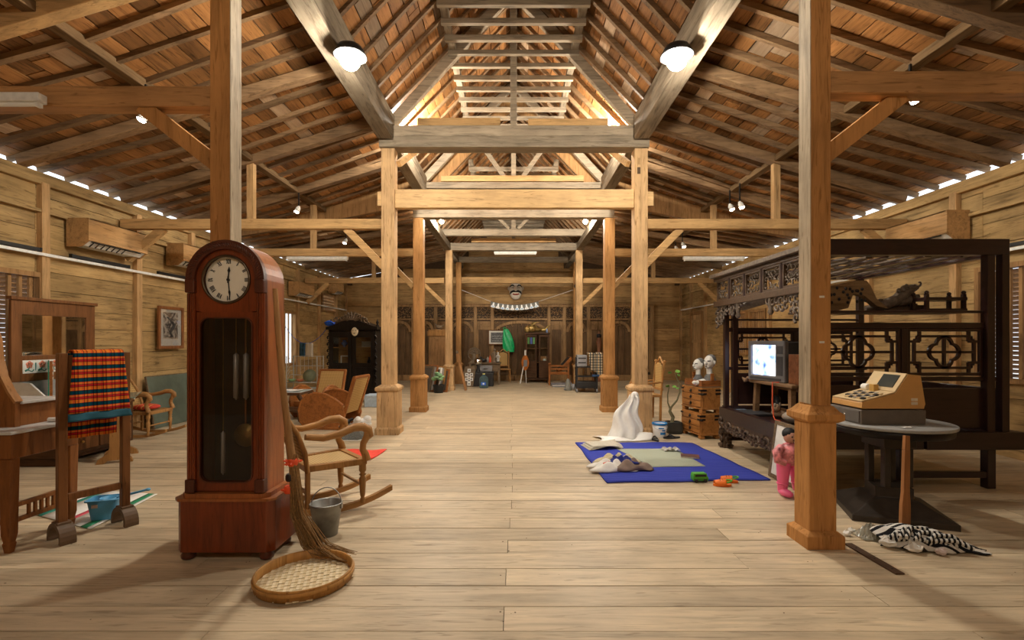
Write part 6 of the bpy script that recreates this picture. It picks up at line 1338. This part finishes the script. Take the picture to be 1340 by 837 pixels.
# ---- blue rug and what lies on it
t = thing('quilted_rug', 'bright blue quilted rug with pale centre panel on the floor', 'rug', (1.68, 5.78, 0))
def rugmat(name, c, c2):
    m, nt, b = nodes(name); L = nt.links.new; tc = N(nt, 'ShaderNodeTexCoord'); sp = N(nt, 'ShaderNodeSeparateXYZ'); L(tc.outputs['Object'], sp.inputs[0])
    wv = N(nt, 'ShaderNodeTexWave'); wv.inputs['Scale'].default_value = 7; wv.inputs['Distortion'].default_value = 1.5; wv.inputs['Detail'].default_value = 2; wv.bands_direction = 'Y'; L(tc.outputs['Object'], wv.inputs['Vector'])
    r = ramp(nt, [(.2, c2), (.6, c)]); L(wv.outputs['Fac'], r.inputs[0]); L(r.outputs[0], b.inputs['Base Color']); b.inputs['Roughness'].default_value = .9; b.inputs['Specular IOR Level'].default_value = .1
    bp_ = N(nt, 'ShaderNodeBump'); bp_.inputs['Strength'].default_value = .5; bp_.inputs['Distance'].default_value = .01; L(wv.outputs['Fac'], bp_.inputs['Height']); L(bp_.outputs[0], b.inputs['Normal']); return m
RC = [(-.83,.91),(.75,.91),(.90,-.86),(-.76,-.97)]
def rug(a, b, z):
    x = (RC[3][0]*(1-a)+RC[2][0]*a)*(1-b)+(RC[0][0]*(1-a)+RC[1][0]*a)*b; y = (RC[3][1]*(1-a)+RC[2][1]*a)*(1-b)+(RC[0][1]*(1-a)+RC[1][1]*a)*b
    return (x+.012*math.sin(b*14)*(a-.5), y+.012*math.sin(a*11), z+.002*math.sin(a*30)*math.sin(b*26))
m = M(); m.grid(lambda a, b: rug(a, b, .009), 30, 30); obj('blue_field', m, rugmat('blue quilt', (.055,.075,.44), (.035,.05,.32)), t, solid=.014)
RI = [(-.36,.49),(.39,.49),(.44,-.38),(-.16,-.42)]
m = M(); m.grid(lambda a, b: ((RI[3][0]*(1-a)+RI[2][0]*a)*(1-b)+(RI[0][0]*(1-a)+RI[1][0]*a)*b, (RI[3][1]*(1-a)+RI[2][1]*a)*(1-b)+(RI[0][1]*(1-a)+RI[1][1]*a)*b, .0195), 12, 12); obj('pale_centre', m, rugmat('pale quilt', (.42,.45,.35), (.33,.36,.28)), t, solid=.004)
NEWS = bands('newsprint', 'y', .012, [(0,(.62,.58,.48)),(.7,(.40,.37,.31))], .9, 'x', .10, [(0,(1,1,1)),(.92,(.8,.8,.8))], .4)
t = thing('newspaper', 'folded yellowish newspaper at the corner of the blue rug', 'newspaper', (1.14, 6.38, .019), .2)
for k in range(3): m = M(); m.grid(lambda a, b: (-.22+.44*a+.03*k, -.17+.34*b+.02*k, .004+.014*k+.05*math.sin(a*3+k)*(1-b)*a+.012*math.sin(b*9+a*4)*a+.012*a), 8, 6); obj('sheet', m, NEWS, t, solid=.003)
t = thing('clothes_pile', 'pile of crumpled clothes on the blue rug', 'clothes', (1.16, 5.32, .019)); 
for k, (nm, mt, c, s_) in enumerate((('white_shirt', WHITEC, (-.10,-.04,.04), (.22,.13,.07)), ('brown_shirt', flat('brown grey cloth', (.22,.16,.13), .9), (.10,-.02,.05), (.20,.13,.07)), ('cream_cloth', flat('cream cloth', (.60,.54,.35), .9), (.0,.11,.07), (.23,.09,.08)), ('blue_cloth', flat('navy cloth', (.02,.03,.20), .9), (.02,.03,.13), (.15,.08,.05)), ('red_print', flat('red print cloth', (.65,.10,.05), .9), (-.15,-.08,.09), (.07,.05,.04)))):
    rg = random.Random(k+3); f1, f2 = rg.uniform(5,9), rg.uniform(7,12); m = M()
    m.grid(lambda a, b: (c[0]+s_[0]*(2*a-1)*(1+.2*math.sin(b*f2)), c[1]+s_[1]*(2*b-1)*(1+.2*math.sin(a*f1)), max(.004, c[2]*.6+s_[2]*(math.sin(PI*a)*math.sin(PI*b))**.5*(1+.6*math.sin(a*f1*2)*math.cos(b*f2*1.3)) - .02)), 20, 16); obj(nm, m, mt, t, solid=.008)
m = M(); m.grid(lambda a, b: (-.10+.2*a, -.07+.14*b, .008+.035*abs(math.sin(a*9)*math.sin(b*8+a*3))), 10, 8, False); tag(obj('plastic_packet', m, flat('pale plastic packet', (.55,.52,.47), .25, trans=.3), loc=(1.98,6.16,.022)), 'crumpled clear packet on the pale rug centre', 'packet')
t = thing('paperback', 'dark paperback lying at the edge of the pale rug centre', 'book', (2.10, 5.82, .021), -.3); m = M(); m.box((-.10,-.07,0), (.10,.07,.016)); obj('pages', m, PAPER, t); m = M(); m.box((-.104,-.074,.016), (.104,.074,.02)); m.box((-.104,-.074,-.001), (.104,.074,.001)); obj('cover', m, flat('dark red cover', (.10,.035,.03), .4, noise=.5, sc=14), t)
# toys and footwear
TGR = flat('toy green', (.08,.42,.03), .35, noise=.02)
t = thing('toy_car', 'bright green toy bus on the floor at the rug edge', 'toy', (1.85, 4.87, 0), .05)
m = M(); m.prism([(-.075,.02),(.075,.02),(.078,.05),(.066,.062),(.06,.09),(-.065,.09),(-.075,.06)], -.035, .035); obj('body', m, TGR, t, bevel=.006); m = M(); m.prism([(-.058,.058),(.056,.058),(.052,.08),(-.055,.08)], -.037, .037); m.box((-.07,-.037,.03), (.07,.037,.036)); obj('window_band', m, INK, t)
for sx in (-1, 1):
    for sy in (-1, 1): m = M(); m.lathe([(0,-.008),(.018,-.008),(.018,.008),(0,.008)], n=12, ax='y'); obj('wheel', m, BLACKP, t, loc=(sx*.045,sy*.033,.018))
def clog(loc, rz, label):
    t = thing('clog', label, 'shoe', loc, rz, 'orange children clogs'); O = flat('orange foam', (.88,.20,.02), .5, noise=.03); m = M()
    m.prism([(.038*math.cos(a*PI/10)*(1+.15*math.sin(a*PI/10)), .085*math.sin(a*PI/10)) for a in range(20)], 0, .02, 'xy'); obj('sole', m, O, t, bevel=.005)
    m = M(); m.grid(lambda a, b: (.042*math.cos(PI*a)*(1-.25*b*b), .085-.115*(1-b)-.01*b, .018+.045*math.sin(PI*a)**.8*(1-.35*b*b)) if True else 0, 14, 8); obj('upper', m, O, t, solid=.006)
    m = M(); m.tube([(.042*math.cos(PI+PI*k/10)*1.0, -.03+.055*math.sin(PI+PI*k/10), .045+.012*math.sin(PI*k/10)) for k in range(11)], .007, 6); obj('heel_strap', m, TGR, t)
    m = M()
    for k in range(6): m.sph((.02*(k % 3-1), .0+.025*(k//3), .066-.004*abs(k % 3-1)*2), (.006,.006,.003), 6, 4)
    obj('vent_hole', m, INK, t)
clog((2.02,4.73,0), 1.4, 'orange clog with green strap on the floor nearer the camera'); clog((2.14,4.86,0), 1.25, 'orange clog with green strap nearer the rug corner')
def flip(loc, rz, label):
    t = thing('flip_flop', label, 'shoe', loc, rz); m = M(); m.prism([(.045*math.cos(a*PI/10)*(1+.12*math.sin(a*PI/10)), .13*math.sin(a*PI/10)) for a in range(20)], 0, .022, 'xy'); obj('sole', m, BLACKP, t, bevel=.004)
    m = M(); m.tube([(-.04,-.03,.022),(-.025,.02,.05),(0,.075,.024),(.025,.02,.05),(.04,-.03,.022)], [.008,.01,.007,.01,.008], 6); obj('strap', m, BLACKP, t)
flip((1.99,6.93,0), .2, 'black flip-flop pointing away beyond the blue rug'); flip((2.28,7.05,0), 1.75, 'black flip-flop lying crosswise beyond the blue rug')
# ---- white sheet on the post, bucket, plant, chests
SHEET = flat('white plastic sheet', (.82,.81,.77), .4, noise=.04, trans=.0)
t = thing('white_sheet', 'crumpled white plastic sheet propped on the pale post plinth', 'sheet', (1.66, 7.12, 0))
def sh(a, b):      # b: 0 foot .. 1 tip
    wd = .27*(1-b)**.8+.07; x = -.02+(a-.5)*2*wd*(.75)+.10*b+.03*math.sin(b*9)-.06*(1-b); y = -.10+.13*b-.13*math.sin(PI*a)*(1-b)+.035*math.sin(a*15+b*6)
    return (x, y, max(.006, .62*b**.85+.03*math.sin(a*11+b*3)*b))
m = M(); m.grid(sh, 24, 18); obj('upright_fold', m, SHEET, t, solid=.006)
m = M(); m.grid(lambda a, b: (-.46+.74*a+.05*math.sin(b*5), -.30+.34*b-.06*math.sin(a*3.1)+.06*a, .008+.07*abs(math.sin(a*4.5+b*2))*math.sin(PI*b)*(.35+a)), 24, 12); obj('floor_fold', m, SHEET, t, solid=.006)
m = M(); m.sph((.12,.06,.60), (.06,.05,.06), 10, 8); obj('gathered_tip', m, SHEET, t)
t = thing('paint_bucket', 'white plastic bucket with blue print and lid rim by the post', 'bucket', (2.13, 7.13, 0)); m = M(); m.lathe([(0,0),(.085,.0),(.09,.01),(.103,.20),(.098,.20),(.085,.012),(0,.012)], n=28); obj('body', m, flat('white bucket plastic', (.78,.78,.77), .35, noise=0), t)
BBL = flat('bucket blue', (.02,.22,.60), .4, noise=0); m = M(); m.lathe([(.104,.185),(.109,.188),(.109,.212),(.100,.215),(.097,.20),(.104,.185)], n=28); obj('rim', m, BBL, t)
m = M()
for z0, z1, a0, a1 in ((.05,.085,-1.75,-.85),(.10,.125,-1.5,-.95),(.135,.15,-2.0,-1.2)):
    k = 8; vs = []
    for i in range(k+1): a = a0+(a1-a0)*i/k; r_ = .0915+.0655*z0/1.0*.98; vs += [((.0905+.066*z0)*math.cos(a),(.0905+.066*z0)*math.sin(a),z0), ((.0905+.066*z1)*math.cos(a),(.0905+.066*z1)*math.sin(a),z1)]
    m.add(vs, [(2*i,2*i+2,2*i+3,2*i+1) for i in range(k)])
obj('printed_marks', m, BBL, t, solid=.002)
m = M(); m.tube([(.105*math.cos(PI+PI*k/10), -.02+.105*math.sin(PI+PI*k/10)*.9, .17-.05*math.sin(PI*k/10)) for k in range(11)], .003, 5); obj('wire_handle', m, WIRE, t)
t = thing('bare_plant', 'bare-stemmed plant with few green leaves in a dark grow bag', 'plant', (2.44, 7.45, 0)); m = M(); tub(m, [(.10,.10,0),(.115,.115,.05),(.11,.11,.17),(.09,.09,.175),(.085,.085,.155)], .04); obj('grow_bag', m, flat('dark grow bag', (.03,.03,.025), .7), t)
STM = flat('grey green stem', (.16,.15,.08), .7); m = M(); m.tube([(-.03,0,.15),(-.01,0,.24),(-.06,0,.33),(-.04,0,.40)], [.03,.028,.024,.02], 8); m.tube([(-.04,0,.39),(.05,0,.50),(.09,0,.62),(.09,0,.74),(.04,.0,.86),(.02,0,.92)], [.016,.013,.012,.01,.008,.006], 6); m.tube([(-.05,0,.36),(-.09,0,.46),(-.09,.01,.58),(-.07,0,.70)], [.014,.011,.009,.006], 6); obj('stem', m, STM, t)
LG2 = flat('fresh leaf', (.16,.36,.05), .45); 
for x, z, s, a in ((.02,.93,1,.3),(-.03,.91,.8,2.6),(.05,.89,.7,-.6),(-.06,.71,.8,2.9),(-.02,.70,.8,.4),(.03,.68,.6,.1)): m = M(); m.grid(lambda p, q: (.085*s*q*math.cos(a)-(p-.5)*.05*s*math.sin(PI*q)*math.sin(a), (p-.5)*.05*math.sin(PI*q), .085*s*q*math.sin(a)*.5+(p-.5)*.05*s*math.sin(PI*q)*math.cos(a)), 4, 6); obj('leaf', m, LG2, t, loc=(x,0,z), solid=.004)
CHW = wood('chest orange wood', (.42,.18,.05), .6, 'y', .35, .0, 1.0, bump=.04); CHB = flat('chest iron', (.025,.02,.018), .5, .5)
def chest(loc, rz, label, up):
    t = thing('drawer_chest', label, 'chest', loc, rz); w_, d, h = .54, .29, .365        # front faces -x
    m = M(); m.box((-.0,-w_/2,.05), (d,w_/2,h)); m.box((-.008,-w_/2-.008,.05), (d+.008,w_/2+.008,.075)); obj('carcass', m, CHW, t, bevel=.006)
    m = M()
    for x in (.03,d-.03):
        for y in (-w_/2+.04,w_/2-.04): m.box((x-.035,y-.04,0), (x+.035,y+.04,.05))
    obj('bracket_feet', m, CHW, t, bevel=.01)
    z = .085
    for k, hh in enumerate((.085,.085,.08)):
        m = M(); m.box((-.014,-w_/2+.015,z), (.0,w_/2-.015,z+hh)); dr = obj('drawer', m, CHW, t, bevel=.005); m = M(); m.lathe([(0,-.02),(.022,-.02),(.022,-.014)], (0,0,z+hh/2), 10, 'x'); m.tube([(-.022,-.018,z+hh/2),(-.026,-.012,z+hh/2-.022),(-.026,.012,z+hh/2-.022),(-.022,.018,z+hh/2)], .004, 5); obj('handle', m, CHB, dr); z += hh+.007
    m = M()
    for s in (-1, 1): m.box((-.018,s*w_/2-.06,h-.10), (.0,s*w_/2+.06-.055*(s+1)/1 if s > 0 else s*w_/2+.07,h-.075)); m.box((-.018,-w_/2 if s < 0 else w_/2-.07,h-.05), (.0,-w_/2+.07 if s < 0 else w_/2,h-.025)); m.box((0,s*w_/2-.004,h-.10), (.07,s*w_/2+.004,h-.075)); m.box((0,s*w_/2-.004,h-.05), (.07,s*w_/2+.004,h-.025))
    m.box((d-.08,-w_/2-.004,h-.10), (d+.003,-w_/2,h-.075)); m.box((d-.08,-w_/2-.004,h-.05), (d+.003,-w_/2,h-.025)); obj('iron_strap', m, CHB, t)
    return t
chest((2.62, 7.22, 0), .17, 'lower orange-brown drawer chest with iron straps on the floor', False); chest((2.635, 7.23, .366), .19, 'upper orange-brown drawer chest stacked on the lower chest', True)
t = thing('wooden_tray', 'open wooden tray holding puppet busts on top of the chests', 'tray', (2.80, 7.26, .732), .18); m = M(); m.box((-.15,-.24,0), (.15,.24,.015)); obj('base', m, OLD, t)
for a, b in (((-.15,-.24),(.15,-.225)),((-.15,.225),(.15,.24)),((-.15,-.24),(-.135,.24)),((.135,-.24),(.15,.24))): m = M(); m.box((a[0],a[1],.015), (b[0],b[1],.10)); obj('side', m, RUST, t)
for y in (-.24,.24): m = M(); m.box((-.01,y-.012,.10), (.03,y+.012,.20)); obj('upright', m, RUST, t)
WHP = flat('puppet white', (.72,.71,.66), .5, noise=.08); GRP = flat('puppet grey', (.14,.14,.14), .6, noise=.3)
def bust(loc, rz, s, label):
    t = thing('puppet_bust', label, 'puppet', loc, rz); m = M(); m.tube([(0,0,.0),(0,0,.08*s),(0,0,.15*s),(0,0,.20*s)], [.09*s,.08*s,.035*s,.03*s], 12); obj('shoulders', m, GRP, t); m = M(); m.tube([(0,0,.15*s),(0,0,.23*s)], .036*s, 10); obj('neck', m, WHP, t)
    m = M(); m.sph((0,0,.30*s), (.065*s,.08*s,.085*s), 14, 10); m.sph((0,-.075*s,.285*s), (.018*s,.035*s,.025*s), 8, 6); m.sph((0,-.055*s,.245*s), (.03*s,.03*s,.025*s), 8, 6)
    for k in (-1, 1): m.sph((k*.066*s,.01*s,.295*s), (.012*s,.02*s,.03*s), 6, 5)
    obj('head', m, WHP, t); m = M(); m.sph((0,.03*s,.325*s), (.068*s,.075*s,.075*s), 12, 8); obj('hair', m, GRP, t); m = M()
    for k in (-1, 1): m.tube([(k*.015*s,-.075*s,.315*s),(k*.05*s,-.06*s,.318*s)], .006*s, 5)
    m.sph((0,-.082*s,.248*s), (.018*s,.008*s,.006*s), 6, 4); obj('features', m, INK, t)
bust((2.78,7.36,.748), -1.2, 1.0, 'white-faced puppet bust facing sideways on the tray over the chests'); bust((2.86,7.14,.748), -.9, 1.15, 'larger white-faced puppet bust standing closest to the bed')
m = M(); m.tube([(-.12,0,.04),(0,.02,.06),(.10,.0,.05)], [.035,.045,.03], 8); m.sph((-.13,0,.05), (.04,.035,.03), 8, 6); tag(obj('puppet_limb', m, WHP, loc=(2.76,7.10,.748)), 'loose white puppet limb on the tray over the chests', 'limb')
t = thing('blue_toy', 'small blue toy on the corner of the upper chest', 'toy', (2.66,7.40,.748)); m = M(); m.sph((0,0,.02), (.04,.03,.02), 8, 6); obj('body', m, flat('toy blue', (.02,.08,.6), .4), t); m = M(); m.sph((-.01,0,.045), (.018,.018,.016), 8, 6); obj('top', m, flat('toy blue2', (.03,.12,.7), .4), t)
chair((2.36, 8.75, 0), -1.5, 'teak armchair partly behind the pale post near the bare plant', TEAK, True, True, 'wooden_armchair')
